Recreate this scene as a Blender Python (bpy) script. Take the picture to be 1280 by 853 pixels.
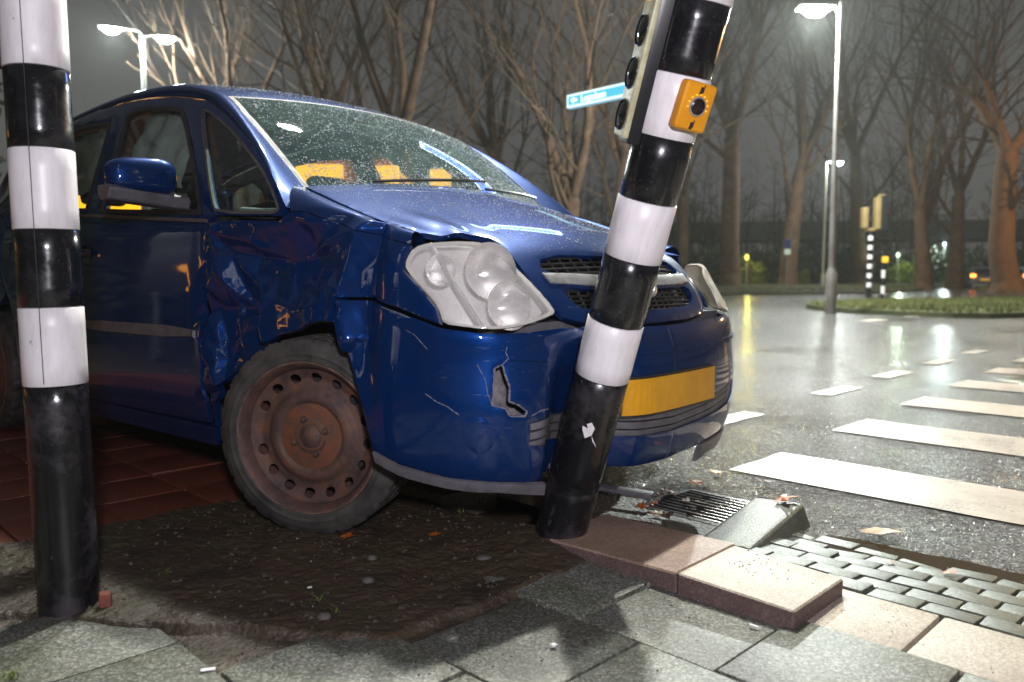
import bpy, bmesh, math, random
import numpy as np
from mathutils import Vector, Matrix, noise
from mathutils.geometry import delaunay_2d_cdt

R = math.radians
scene = bpy.context.scene
for o in list(bpy.data.objects):
    bpy.data.objects.remove(o)
C = scene.collection
random.seed(7)

# ------------------------------------------------------------------ camera
CAM_H = 0.7804
cam_d = bpy.data.cameras.new('camera')
cam = bpy.data.objects.new('camera', cam_d)
C.objects.link(cam)
cam.location = (0, 0, CAM_H)
cam.rotation_euler = (R(90) - 0.0802, 0, 0)
cam_d.sensor_width = 36
cam_d.lens = 36 * 1000 / 1280
cam_d.clip_start = 0.02
cam_d.clip_end = 900
cam_d.dof.use_dof = True
cam_d.dof.focus_distance = 2.35
cam_d.dof.aperture_fstop = 2.8
scene.camera = cam

# ------------------------------------------------------------------ night sky
world = bpy.data.worlds.new('World')
scene.world = world
world.use_nodes = True
wn = world.node_tree
bgn = wn.nodes['Background']
sky = wn.nodes.new('ShaderNodeTexSky')
sky.sky_type = 'NISHITA'
sky.sun_disc = False
sky.sun_elevation = R(-8)
sky.sun_rotation = R(200)
tc = wn.nodes.new('ShaderNodeTexCoord')
cl = wn.nodes.new('ShaderNodeTexNoise')
cl.inputs['Scale'].default_value = 3.4
cl.inputs['Detail'].default_value = 5
cl.inputs['Roughness'].default_value = 0.55
wn.links.new(tc.outputs['Generated'], cl.inputs['Vector'])
rp = wn.nodes.new('ShaderNodeValToRGB')           # low cloud lit by the town
rp.color_ramp.elements[0].position = 0.3
rp.color_ramp.elements[0].color = (0.055, 0.055, 0.055, 1)
rp.color_ramp.elements[1].position = 0.75
rp.color_ramp.elements[1].color = (0.105, 0.102, 0.100, 1)
wn.links.new(cl.outputs['Fac'], rp.inputs['Fac'])
addn = wn.nodes.new('ShaderNodeMixRGB')
addn.blend_type = 'ADD'
addn.inputs['Fac'].default_value = 0.05
wn.links.new(rp.outputs['Color'], addn.inputs['Color1'])
wn.links.new(sky.outputs['Color'], addn.inputs['Color2'])
wn.links.new(addn.outputs['Color'], bgn.inputs['Color'])
bgn.inputs['Strength'].default_value = 1.0

vs = scene.view_settings
vs.view_transform = 'Standard'
vs.look = 'None'
vs.exposure = 0
vs.gamma = 1
vs.use_curve_mapping = False
scene.render.engine = 'CYCLES'
scene.cycles.max_bounces = 7
scene.cycles.transparent_max_bounces = 16
scene.cycles.caustics_reflective = False
scene.cycles.caustics_refractive = False
scene.cycles.sample_clamp_indirect = 4

# lamp strengths (watts) used by the lamp builders
P_SPAN, P_RIGHT, P_LEFT, P_NEAR = 3900, 5600, 3300, 310

# ------------------------------------------------------------------ materials
MATS = {}


def mat(name, col=(.5, .5, .5), rough=.5, metal=0, coat=0, spec=.5, emis=None, estr=0,
        var=None, scale=8, detail=4, bump=0, bscale=60, bdist=.004, rvar=0, coord='Object', coat_rough=.05):
    """var: second colour blended in by noise; bump: strength of a fine noise relief"""
    if name in MATS:
        return MATS[name]
    m = bpy.data.materials.new(name)
    m.use_nodes = True
    nt = m.node_tree
    b = nt.nodes['Principled BSDF']
    b.inputs['Base Color'].default_value = (*col, 1)
    b.inputs['Roughness'].default_value = rough
    b.inputs['Metallic'].default_value = metal
    b.inputs['Specular IOR Level'].default_value = spec
    b.inputs['Coat Weight'].default_value = coat
    b.inputs['Coat Roughness'].default_value = coat_rough
    if emis:
        b.inputs['Emission Color'].default_value = (*emis, 1)
        b.inputs['Emission Strength'].default_value = estr
    t = nt.nodes.new('ShaderNodeTexCoord')
    if var:
        n = nt.nodes.new('ShaderNodeTexNoise')
        n.inputs['Scale'].default_value = scale
        n.inputs['Detail'].default_value = detail
        n.inputs['Roughness'].default_value = .65
        nt.links.new(t.outputs[coord], n.inputs['Vector'])
        r = nt.nodes.new('ShaderNodeValToRGB')
        r.color_ramp.elements[0].position = .36
        r.color_ramp.elements[1].position = .66
        r.color_ramp.elements[0].color = (*col, 1)
        r.color_ramp.elements[1].color = (*var, 1)
        nt.links.new(n.outputs['Fac'], r.inputs['Fac'])
        nt.links.new(r.outputs['Color'], b.inputs['Base Color'])
        if rvar:
            mr = nt.nodes.new('ShaderNodeMapRange')
            mr.inputs['To Min'].default_value = rough
            mr.inputs['To Max'].default_value = rough + rvar
            nt.links.new(n.outputs['Fac'], mr.inputs['Value'])
            nt.links.new(mr.outputs['Result'], b.inputs['Roughness'])
    if bump:
        n2 = nt.nodes.new('ShaderNodeTexNoise')
        n2.inputs['Scale'].default_value = bscale
        n2.inputs['Detail'].default_value = 5
        nt.links.new(t.outputs[coord], n2.inputs['Vector'])
        bp = nt.nodes.new('ShaderNodeBump')
        bp.inputs['Strength'].default_value = bump
        bp.inputs['Distance'].default_value = bdist
        nt.links.new(n2.outputs['Fac'], bp.inputs['Height'])
        nt.links.new(bp.outputs['Normal'], b.inputs['Normal'])
    MATS[name] = m
    return m


def nodes_of(m):
    nt = m.node_tree
    return nt, nt.nodes['Principled BSDF']


def ramp(nt, fac, stops):
    r = nt.nodes.new('ShaderNodeValToRGB')
    e = r.color_ramp.elements
    e[0].position, e[0].color = stops[0][0], (*stops[0][1], 1)
    e[1].position, e[1].color = stops[-1][0], (*stops[-1][1], 1)
    for p, c in stops[1:-1]:
        q = e.new(p)
        q.color = (*c, 1)
    nt.links.new(fac, r.inputs['Fac'])
    return r


def mixc(nt, fac, a, b, mode='MIX'):
    n = nt.nodes.new('ShaderNodeMixRGB')
    n.blend_type = mode
    if isinstance(fac, (int, float)):
        n.inputs['Fac'].default_value = fac
    else:
        nt.links.new(fac, n.inputs['Fac'])
    for k, v in (('Color1', a), ('Color2', b)):
        if isinstance(v, tuple):
            n.inputs[k].default_value = (*v, 1)
        else:
            nt.links.new(v, n.inputs[k])
    return n


def tex_noise(nt, scale, detail=4, rough=.6, coord='Object', stretch=None):
    t = nt.nodes.new('ShaderNodeTexCoord')
    src = t.outputs[coord]
    if stretch:
        mp = nt.nodes.new('ShaderNodeMapping')
        mp.inputs['Scale'].default_value = stretch
        nt.links.new(src, mp.inputs['Vector'])
        src = mp.outputs['Vector']
    n = nt.nodes.new('ShaderNodeTexNoise')
    n.inputs['Scale'].default_value = scale
    n.inputs['Detail'].default_value = detail
    n.inputs['Roughness'].default_value = rough
    nt.links.new(src, n.inputs['Vector'])
    return n


# car paint: dark blue metallic, thin dirt film, hair scratches
def make_paint():
    m = mat('blue_paint', (.0012, .03, .14), .40, .42, coat=1, coat_rough=.02, spec=0)
    nt, b = nodes_of(m)
    d = tex_noise(nt, 5, 6, .7)
    sp = tex_noise(nt, 210, 3, .6)
    sc = tex_noise(nt, 22, 3, .5, stretch=(1, 1, 9))
    msk = tex_noise(nt, 2.6, 3, .5)
    base = mixc(nt, ramp(nt, d.outputs['Fac'], [(.42, (0, 0, 0)), (.75, (.22, .22, .22))]).outputs['Color'],
                (.0007, .022, .112), (.020, .027, .038))
    sca = ramp(nt, sc.outputs['Fac'], [(.665, (0, 0, 0)), (.69, (.30, .30, .30))])
    scm = mixc(nt, ramp(nt, msk.outputs['Fac'], [(.5, (0, 0, 0)), (.65, (1, 1, 1))]).outputs['Color'], (0, 0, 0), sca.outputs['Color'])
    scr = mixc(nt, scm.outputs['Color'], base.outputs['Color'], (.20, .24, .30))
    spk = mixc(nt, ramp(nt, sp.outputs['Fac'], [(.72, (0, 0, 0)), (.76, (.35, .35, .35))]).outputs['Color'],
               scr.outputs['Color'], (.16, .18, .22))
    nt.links.new(spk.outputs['Color'], b.inputs['Base Color'])
    nt.links.new(ramp(nt, d.outputs['Fac'], [(.3, (.015, .015, .015)), (.8, (.10, .10, .10))]).outputs['Color'],
                 b.inputs['Coat Roughness'])
    return m


def glass_mat(name, tint, film=0.0, film_col=(.5, .6, .58), film_rough=.4, fscale=40, lo=.35, film_spec=.5):
    m = bpy.data.materials.new(name)
    m.use_nodes = True
    nt = m.node_tree
    nt.nodes.remove(nt.nodes['Principled BSDF'])
    out = nt.nodes['Material Output']
    tr = nt.nodes.new('ShaderNodeBsdfTransparent')
    tr.inputs['Color'].default_value = (*tint, 1)
    gl = nt.nodes.new('ShaderNodeBsdfGlossy')
    gl.inputs['Roughness'].default_value = .02
    lw_ = nt.nodes.new('ShaderNodeLayerWeight')      # Schlick reflectance, the same from both sides of a thin pane
    lw_.inputs['Blend'].default_value = .5
    pw_ = nt.nodes.new('ShaderNodeMath')
    pw_.operation = 'POWER'
    pw_.inputs[1].default_value = 4.5
    nt.links.new(lw_.outputs['Facing'], pw_.inputs[0])
    fr = nt.nodes.new('ShaderNodeMapRange')
    fr.inputs['To Min'].default_value = .06
    fr.inputs['To Max'].default_value = 1.0
    nt.links.new(pw_.outputs['Value'], fr.inputs['Value'])
    mx = nt.nodes.new('ShaderNodeMixShader')
    nt.links.new(fr.outputs['Result'], mx.inputs['Fac'])
    nt.links.new(tr.outputs['BSDF'], mx.inputs[1])
    nt.links.new(gl.outputs['BSDF'], mx.inputs[2])
    last = mx
    if film:
        g2 = nt.nodes.new('ShaderNodeBsdfPrincipled')
        g2.inputs['Base Color'].default_value = (*film_col, 1)
        g2.inputs['Roughness'].default_value = film_rough
        g2.inputs['Specular IOR Level'].default_value = film_spec
        n = tex_noise(nt, fscale, 5, .7)
        mr = nt.nodes.new('ShaderNodeMapRange')
        mr.inputs['From Min'].default_value = lo
        mr.inputs['From Max'].default_value = .75
        mr.inputs['To Max'].default_value = film
        nt.links.new(n.outputs['Fac'], mr.inputs['Value'])
        m2 = nt.nodes.new('ShaderNodeMixShader')
        nt.links.new(mr.outputs['Result'], m2.inputs['Fac'])
        nt.links.new(mx.outputs['Shader'], m2.inputs[1])
        nt.links.new(g2.outputs['BSDF'], m2.inputs[2])
        last = m2
    nt.links.new(last.outputs['Shader'], out.inputs['Surface'])
    MATS[name] = m
    return m


def emit(name, col, strength):
    return mat(name, (.02, .02, .02), .4, emis=col, estr=strength)


PAINT = make_paint()
GLASS_SIDE = glass_mat('side_glass', (.62, .70, .66), .10, (.35, .40, .38), .25)
GLASS_WS = glass_mat('wet_windscreen_glass', (.72, .88, .83), .17, (.30, .50, .48), .5, 12, .1, 0.0)
LENS = glass_mat('cloudy_lens', (.98, .98, .97), .40, (.95, .92, .88), .10, 9, -.1)
BLACKP = mat('black_plastic', (.014, .014, .016), .42, var=(.035, .033, .032), scale=20, bump=.15)
GREYP = mat('grey_plastic', (.075, .072, .082), .5, var=(.13, .125, .14), scale=14, bump=.2, bscale=90)
DARK = mat('dark_underbody', (.012, .011, .010), .8, var=(.03, .025, .02), scale=12, bump=.4)
CHROME = mat('dull_chrome', (.62, .62, .63), .32, .7, var=(.45, .44, .44), scale=30)
TRIM = mat('window_rubber', (.10, .09, .085), .55, var=(.06, .055, .055), scale=30)
REFLECTOR = mat('reflector_silver', (.92, .90, .88), .30, .90)
BEZEL = mat('satin_bezel', (.70, .67, .64), .42, .35)
SEAT = mat('seat_cloth', (.030, .032, .036), .9, var=(.055, .055, .06), scale=50)
AIRBAG = mat('airbag_cloth', (.55, .60, .58), .85, var=(.42, .47, .46), scale=14, bump=.5, bscale=25, bdist=.01)
WHITE = mat('white_band', (.78, .75, .77), .38, bump=.10, bscale=30)
_nt, _b = nodes_of(WHITE)
_st = tex_noise(_nt, 9, 6, .65, stretch=(2.2, 2.2, .5))
_gr = tex_noise(_nt, 55, 4, .6)
_c1 = mixc(_nt, ramp(_nt, _st.outputs['Fac'], [(.42, (0, 0, 0)), (.75, (.8, .8, .8))]).outputs['Color'], (.79, .76, .78), (.52, .48, .48))
_c2 = mixc(_nt, ramp(_nt, _gr.outputs['Fac'], [(.69, (0, 0, 0)), (.73, (.7, .7, .7))]).outputs['Color'], _c1.outputs['Color'], (.30, .27, .26))
_nt.links.new(_c2.outputs['Color'], _b.inputs['Base Color'])
BLACKB = mat('black_band', (.008, .008, .010), .17, coat=.3, bump=.10, bscale=25)
_nt, _b = nodes_of(BLACKB)
_g1 = tex_noise(_nt, 8, 7, .68)
_g2 = tex_noise(_nt, 170, 2, .5)
_c1 = mixc(_nt, ramp(_nt, _g1.outputs['Fac'], [(.48, (0, 0, 0)), (.68, (.7, .7, .7))]).outputs['Color'], (.007, .007, .009), (.030, .028, .030))
_c2 = mixc(_nt, ramp(_nt, _g2.outputs['Fac'], [(.70, (0, 0, 0)), (.74, (.7, .7, .7))]).outputs['Color'], _c1.outputs['Color'], (.13, .13, .14))
_nt.links.new(_c2.outputs['Color'], _b.inputs['Base Color'])
_nt.links.new(ramp(_nt, _g1.outputs['Fac'], [(.40, (.12, .12, .12)), (.70, (.42, .42, .42))]).outputs['Color'], _b.inputs['Roughness'])
BLACKD0 = mat('scuffed_black_post', (.006, .006, .008), .20, var=(.030, .027, .034), scale=6, detail=9, bump=.25, bscale=40, rvar=.22)
BLACKD = mat('worn_black_post', (.007, .007, .009), .2, bump=.2, bscale=40)
_nt, _b = nodes_of(BLACKD)
_w1 = tex_noise(_nt, 5, 9, .68)
_w2 = tex_noise(_nt, 30, 6, .7, stretch=(1, 1, .35))
_c1 = mixc(_nt, ramp(_nt, _w1.outputs['Fac'], [(.50, (0, 0, 0)), (.60, (.75, .75, .75))]).outputs['Color'], (.006, .006, .008), (.040, .034, .040))
_c2 = mixc(_nt, ramp(_nt, _w2.outputs['Fac'], [(.62, (0, 0, 0)), (.68, (.6, .6, .6))]).outputs['Color'], _c1.outputs['Color'], (.075, .068, .070))
_nt.links.new(_c2.outputs['Color'], _b.inputs['Base Color'])
_nt.links.new(ramp(_nt, _w1.outputs['Fac'], [(.45, (.14, .14, .14)), (.62, (.5, .5, .5))]).outputs['Color'], _b.inputs['Roughness'])
RUBBER = mat('tyre_rubber', (.014, .013, .013), .7, var=(.070, .064, .057), scale=10, detail=7, bump=.35, bscale=50)
AMBER = emit('amber_light', (1.0, .38, .012), 3.5)


def rust_mat():
    m = mat('rusty_steel', (.10, .045, .03), .68, .15, bump=.25, bscale=60)
    nt, b = nodes_of(m)
    n = tex_noise(nt, 13, 9, .75)
    r = ramp(nt, n.outputs['Fac'], [(.28, (.022, .018, .018)), (.42, (.060, .036, .031)), (.52, (.095, .052, .040)), (.63, (.15, .060, .030)), (.78, (.085, .060, .054))])
    nt.links.new(r.outputs['Color'], b.inputs['Base Color'])
    return m


RUST = rust_mat()
RUST2 = mat('orange_rust', (.17, .052, .020), .8, var=(.075, .040, .028), scale=20, detail=7, bump=.3, bscale=60)


# ------------------------------------------------------------------ mesh helpers
def link(ob, parent=None):
    C.objects.link(ob)
    if parent is not None:
        ob.parent = parent
    return ob


def obj(name, V, F, material, parent=None, smooth=True, angle=40):
    me = bpy.data.meshes.new(name)
    me.from_pydata([tuple(map(float, v)) for v in V], [], [tuple(map(int, f)) for f in F])
    for m in (material if isinstance(material, (list, tuple)) else [material]):
        me.materials.append(m)
    if smooth:
        me.polygons.foreach_set('use_smooth', [True] * len(me.polygons))
        me.set_sharp_from_angle(angle=R(angle))
    me.update()
    return link(bpy.data.objects.new(name, me), parent)


def bobj(name, bm, material, parent=None, smooth=True, angle=40):
    me = bpy.data.meshes.new(name)
    bm.normal_update()
    bm.to_mesh(me)
    bm.free()
    for m in (material if isinstance(material, (list, tuple)) else [material]):
        me.materials.append(m)
    if smooth:
        me.polygons.foreach_set('use_smooth', [True] * len(me.polygons))
        me.set_sharp_from_angle(angle=R(angle))
    return link(bpy.data.objects.new(name, me), parent)


def tag(o, label, cat, group=None, kind=None):
    o['label'] = label
    o['category'] = cat
    if group:
        o['group'] = group
    if kind:
        o['kind'] = kind
    return o


def thing(name, label, cat, loc=(0, 0, 0), rot=(0, 0, 0), group=None):
    o = bpy.data.objects.new(name, None)
    o.empty_display_size = .1
    link(o)
    o.location = loc
    o.rotation_euler = rot
    return tag(o, label, cat, group)


def struct(o):
    o['kind'] = 'structure'
    return o


def copy_tree(o, parent=None):
    c = o.copy()
    C.objects.link(c)
    c.parent = parent
    for ch in o.children:
        copy_tree(ch, c)
    return c


class MB:
    """collects vertices and faces of one mesh"""

    def __init__(self):
        self.V = []
        self.F = []

    def add(self, V, F):
        n = len(self.V)
        self.V += [tuple(v) for v in V]
        self.F += [tuple(i + n for i in f) for f in F]
        return self

    def box(self, c, s, rot=None):
        x, y, z = s[0] / 2, s[1] / 2, s[2] / 2
        P = [Vector((a * x, b * y, d * z)) for a in (-1, 1) for b in (-1, 1) for d in (-1, 1)]
        if rot is not None:
            P = [rot @ p for p in P]
        return self.add([p + Vector(c) for p in P],
                        [(0, 1, 3, 2), (4, 6, 7, 5), (0, 4, 5, 1), (2, 3, 7, 6), (0, 2, 6, 4), (1, 5, 7, 3)])

    def tube(self, pts, rad, n=8, cap=True):
        pts = [Vector(p) for p in pts]
        if not isinstance(rad, (list, tuple, np.ndarray)):
            rad = [rad] * len(pts)
        V, F = [], []
        up = Vector((0, 0, 1))
        prev = None
        for i, p in enumerate(pts):
            d = (pts[min(i + 1, len(pts) - 1)] - pts[max(i - 1, 0)])
            d = d.normalized() if d.length > 1e-9 else Vector((0, 0, 1))
            if prev is None:
                a = d.cross(up if abs(d.z) < .9 else Vector((1, 0, 0))).normalized()
            else:
                a = (prev - d * prev.dot(d)).normalized()
            prev = a
            b = d.cross(a)
            for k in range(n):
                t = 2 * math.pi * k / n
                V.append(p + (a * math.cos(t) + b * math.sin(t)) * rad[i])
        for i in range(len(pts) - 1):
            for k in range(n):
                k2 = (k + 1) % n
                F.append((i * n + k, i * n + k2, (i + 1) * n + k2, (i + 1) * n + k))
        if cap:
            F.append(tuple(range(n))[::-1])
            F.append(tuple((len(pts) - 1) * n + k for k in range(n)))
        return self.add(V, F)

    def lathe(self, prof, n=32, M=None, close=False):
        """prof: (radius, height) pairs about the z axis"""
        V, F = [], []
        for r, h in prof:
            for k in range(n):
                t = 2 * math.pi * k / n
                v = Vector((r * math.cos(t), r * math.sin(t), h))
                V.append(M @ v if M is not None else v)
        for i in range(len(prof) - 1):
            for k in range(n):
                k2 = (k + 1) % n
                F.append((i * n + k, i * n + k2, (i + 1) * n + k2, (i + 1) * n + k))
        if close:
            F.append(tuple(range(n))[::-1])
            F.append(tuple((len(prof) - 1) * n + k for k in range(n)))
        return self.add(V, F)

    def build(self, name, material, parent=None, smooth=True, angle=40):
        return obj(name, self.V, self.F, material, parent, smooth, angle)


def bevel_box(name, s, material, parent=None, r=.006, seg=2, loc=(0, 0, 0), rot=(0, 0, 0), jitter=0):
    bm = bmesh.new()
    bmesh.ops.create_cube(bm, size=1)
    for v in bm.verts:
        v.co = Vector((v.co.x * s[0], v.co.y * s[1], v.co.z * s[2])) + Vector([random.uniform(-jitter, jitter) for _ in range(3)])
    if r:
        bmesh.ops.bevel(bm, geom=bm.edges[:], offset=r, segments=seg, affect='EDGES', profile=.6)
    o = bobj(name, bm, material, parent, angle=35)
    o.location = loc
    o.rotation_euler = rot
    return o


# ------------------------------------------------------------------ ground
S2 = math.sqrt(.5)


def AB(a, b, z=0.0):
    """along-kerb / across-kerb street coordinates to world"""
    return (S2 * a + S2 * b, -S2 * a + S2 * b, z)


RZ = -R(45)          # world rotation of the street axes


def mat_asphalt():
    m = mat('wet_asphalt', (.035, .036, .036), .25, spec=.6)
    nt, b = nodes_of(m)
    big = tex_noise(nt, .55, 5, .6)
    mid = tex_noise(nt, 3.2, 5, .65)
    v = nt.nodes.new('ShaderNodeTexVoronoi')
    v.inputs['Scale'].default_value = 95
    t = nt.nodes.new('ShaderNodeTexCoord')
    nt.links.new(t.outputs['Object'], v.inputs['Vector'])
    col = ramp(nt, v.outputs['Color'], [(.1, (.018, .018, .019)), (.45, (.06, .06, .057)), (.75, (.15, .147, .135)), (.97, (.36, .35, .32))])
    col2 = mixc(nt, ramp(nt, mid.outputs['Fac'], [(.35, (0, 0, 0)), (.7, (.5, .5, .5))]).outputs['Color'], col.outputs['Color'], (.04, .038, .035))
    nt.links.new(col2.outputs['Color'], b.inputs['Base Color'])
    nt.links.new(ramp(nt, big.outputs['Fac'], [(.32, (.06, .06, .06)), (.44, (.17, .17, .17)), (.7, (.27, .27, .27))]).outputs['Color'], b.inputs['Roughness'])
    bp = nt.nodes.new('ShaderNodeBump')
    bp.inputs['Distance'].default_value = .010
    nt.links.new(ramp(nt, big.outputs['Fac'], [(.30, (.25, .25, .25)), (.42, (1, 1, 1))]).outputs['Color'], bp.inputs['Strength'])
    mx = nt.nodes.new('ShaderNodeMath')
    mx.operation = 'ADD'
    fine = tex_noise(nt, 120, 3, .6)
    nt.links.new(v.outputs['Distance'], mx.inputs[0])
    nt.links.new(fine.outputs['Fac'], mx.inputs[1])
    mid2 = tex_noise(nt, 16, 4, .6)
    mm2 = nt.nodes.new('ShaderNodeMath')
    mm2.operation = 'MULTIPLY_ADD'
    mm2.inputs[1].default_value = 2.6
    nt.links.new(mid2.outputs['Fac'], mm2.inputs[0])
    nt.links.new(mx.outputs['Value'], mm2.inputs[2])
    nt.links.new(mm2.outputs['Value'], bp.inputs['Height'])
    nt.links.new(bp.outputs['Normal'], b.inputs['Normal'])
    return m


ASPHALT = mat_asphalt()


def mat_speckle(name, c0, c1, c2, moss=(.05, .06, .02), moss_amt=.5, rough=.45, vs_=220):
    m = mat(name, c0, rough, spec=.32)
    nt, b = nodes_of(m)
    t = nt.nodes.new('ShaderNodeTexCoord')
    v = nt.nodes.new('ShaderNodeTexVoronoi')
    v.inputs['Scale'].default_value = vs_
    nt.links.new(t.outputs['Object'], v.inputs['Vector'])
    oi = nt.nodes.new('ShaderNodeObjectInfo')
    col = ramp(nt, v.outputs['Color'], [(.15, c0), (.55, c1), (.97, c2)])
    big = tex_noise(nt, 5, 6, .65, coord='Object')
    nt.links.new(oi.outputs['Random'], big.inputs['W']) if 'W' in big.inputs and big.noise_dimensions == '4D' else None
    mm = mixc(nt, ramp(nt, big.outputs['Fac'], [(.42, (0, 0, 0)), (.72, (moss_amt,) * 3)]).outputs['Color'], col.outputs['Color'], moss)
    br = nt.nodes.new('ShaderNodeMapRange')
    br.inputs['To Min'].default_value = .82
    br.inputs['To Max'].default_value = 1.15
    nt.links.new(oi.outputs['Random'], br.inputs['Value'])
    hs = nt.nodes.new('ShaderNodeHueSaturation')
    nt.links.new(br.outputs['Result'], hs.inputs['Value'])
    nt.links.new(mm.outputs['Color'], hs.inputs['Color'])
    nt.links.new(hs.outputs['Color'], b.inputs['Base Color'])
    fine = tex_noise(nt, 190, 4, .6)
    bp = nt.nodes.new('ShaderNodeBump')
    bp.inputs['Strength'].default_value = .55
    bp.inputs['Distance'].default_value = .003
    nt.links.new(fine.outputs['Fac'], bp.inputs['Height'])
    nt.links.new(bp.outputs['Normal'], b.inputs['Normal'])
    return m


SLAB = mat_speckle('wet_grey_slab', (.050, .054, .044), (.110, .115, .097), (.30, .30, .27), (.05, .056, .024), .55, .44)
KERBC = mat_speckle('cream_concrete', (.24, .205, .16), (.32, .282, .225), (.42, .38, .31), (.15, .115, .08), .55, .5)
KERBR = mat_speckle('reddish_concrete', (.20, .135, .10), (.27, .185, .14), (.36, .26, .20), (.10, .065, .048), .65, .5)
KERBS = mat_speckle('side_shade_concrete', (.085, .055, .052), (.12, .08, .075), (.17, .12, .11), (.05, .035, .03), .6, .6)  # dark brown for side faces: their shade put into the colour
KERBG = mat_speckle('mossy_grey_concrete', (.11, .12, .095), (.17, .18, .145), (.26, .27, .22), (.06, .07, .03), .6, .42)
BRICKM = mat_speckle('grey_green_brick', (.060, .068, .053), (.092, .10, .080), (.15, .16, .13), (.045, .048, .026), .5, .38)
REDT = mat_speckle('red_tile', (.11, .026, .016), (.15, .036, .022), (.20, .055, .035), (.06, .03, .016), .6, .4)
PAINTW = mat('road_paint', (.40, .355, .30), .38, var=(.23, .20, .165), scale=7, detail=7, bump=.5, bscale=130, bdist=.003, rvar=.15)

_nt, _b = nodes_of(PAINTW)
_z1 = tex_noise(_nt, 2.2, 8, .7)
_z2 = tex_noise(_nt, 75, 5, .65)
_z3 = tex_noise(_nt, 9, 6, .6)
_m = _nt.nodes.new('ShaderNodeMath')
_m.operation = 'MULTIPLY'
_nt.links.new(_z1.outputs['Fac'], _m.inputs[0])
_nt.links.new(_z2.outputs['Fac'], _m.inputs[1])
_c0 = ramp(_nt, _z3.outputs['Fac'], [(.3, (.38, .33, .27)), (.7, (.27, .225, .18))])
_c1 = mixc(_nt, ramp(_nt, _m.outputs['Value'], [(.27, (0, 0, 0)), (.34, (.9, .9, .9))]).outputs['Color'], _c0.outputs['Color'], (.085, .075, .062))
_nt.links.new(_c1.outputs['Color'], _b.inputs['Base Color'])


def mat_dirt():
    m = mat('bare_soil', (.035, .024, .015), .55, bump=.9, bscale=55, bdist=.012)
    nt, b = nodes_of(m)
    n = tex_noise(nt, 4.5, 8, .7)
    g = tex_noise(nt, 90, 4, .7)
    r = ramp(nt, n.outputs['Fac'], [(.32, (.020, .014, .010)), (.5, (.050, .034, .020)), (.62, (.042, .036, .016)), (.75, (.075, .055, .035))])
    s = mixc(nt, ramp(nt, g.outputs['Fac'], [(.66, (0, 0, 0)), (.72, (.55, .55, .55))]).outputs['Color'], r.outputs['Color'], (.14, .12, .09))
    nt.links.new(s.outputs['Color'], b.inputs['Base Color'])
    return m


DIRT = mat_dirt()
GRASSG = mat('verge_soil', (.035, .045, .012), .9, var=(.060, .055, .020), scale=1.3, detail=8, bump=.6, bscale=20, bdist=.03)


def sheet_ab(name, poly, z, material, res=None):
    return struct(obj(name, [AB(a, b, z) for a, b in poly], [tuple(range(len(poly)))], material, smooth=False))


struct(obj('ground', [(-170, -60, -.16), (170, -60, -.16), (170, 330, -.16), (-170, 330, -.16)], [(0, 1, 2, 3)], GRASSG, smooth=False))
# carriageway with slight crown so that puddles break the reflections
ZROAD = -.045


def road_mesh():
    V, F = [], []
    na, nb = 60, 60
    bs = [2.36 + (i / nb) ** 2.2 * 70 for i in range(nb + 1)]
    as_ = [math.copysign(abs(i) ** 1.9, i) * 90 for i in np.linspace(-1, 1, na + 1)]
    for b in bs:
        for a in as_:
            z = ZROAD + (.003 * noise.noise(Vector((a * .35, b * .35, 1))) if 2.5 < b < 40 else 0)
            V.append(AB(a, b, z))
    for i in range(nb):
        for j in range(na):
            k = i * (na + 1) + j
            F.append((k, k + 1, k + na + 2, k + na + 1))
    return V, F


struct(obj('road', *road_mesh(), ASPHALT))

# pavement bed, slabs, red path tiles
pav = struct(obj('pavement', [AB(a, b, -.02) for a, b in ((-16, -8), (10, -8), (10, 1.735), (-16, 1.735))], [(0, 1, 2, 3)], DIRT, smooth=False))


def slab_mesh(name, sx, sy, h, r=.004, chips=0):
    bm = bmesh.new()
    bmesh.ops.create_cube(bm, size=1)
    for v in bm.verts:
        v.co = Vector((v.co.x * sx, v.co.y * sy, v.co.z * h))
    top = [e for e in bm.edges if all(v.co.z > 0 for v in e.verts)] + [e for e in bm.edges if abs(e.verts[0].co.z - e.verts[1].co.z) > h * .5]
    bmesh.ops.bevel(bm, geom=top, offset=r, segments=2, affect='EDGES', profile=.6)
    bm.normal_update()
    me = bpy.data.meshes.new(name)
    bm.to_mesh(me)
    bm.free()
    me.polygons.foreach_set('use_smooth', [True] * len(me.polygons))
    me.set_sharp_from_angle(angle=R(35))
    return me


def place(name, me, a, b, z, parent, material=None, rx=0, ry=0, rz=0):
    o = bpy.data.objects.new(name, me)
    link(o, parent)
    o.location = AB(a, b, z)
    o.rotation_euler = (rx, ry, RZ + rz)
    return o


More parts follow.
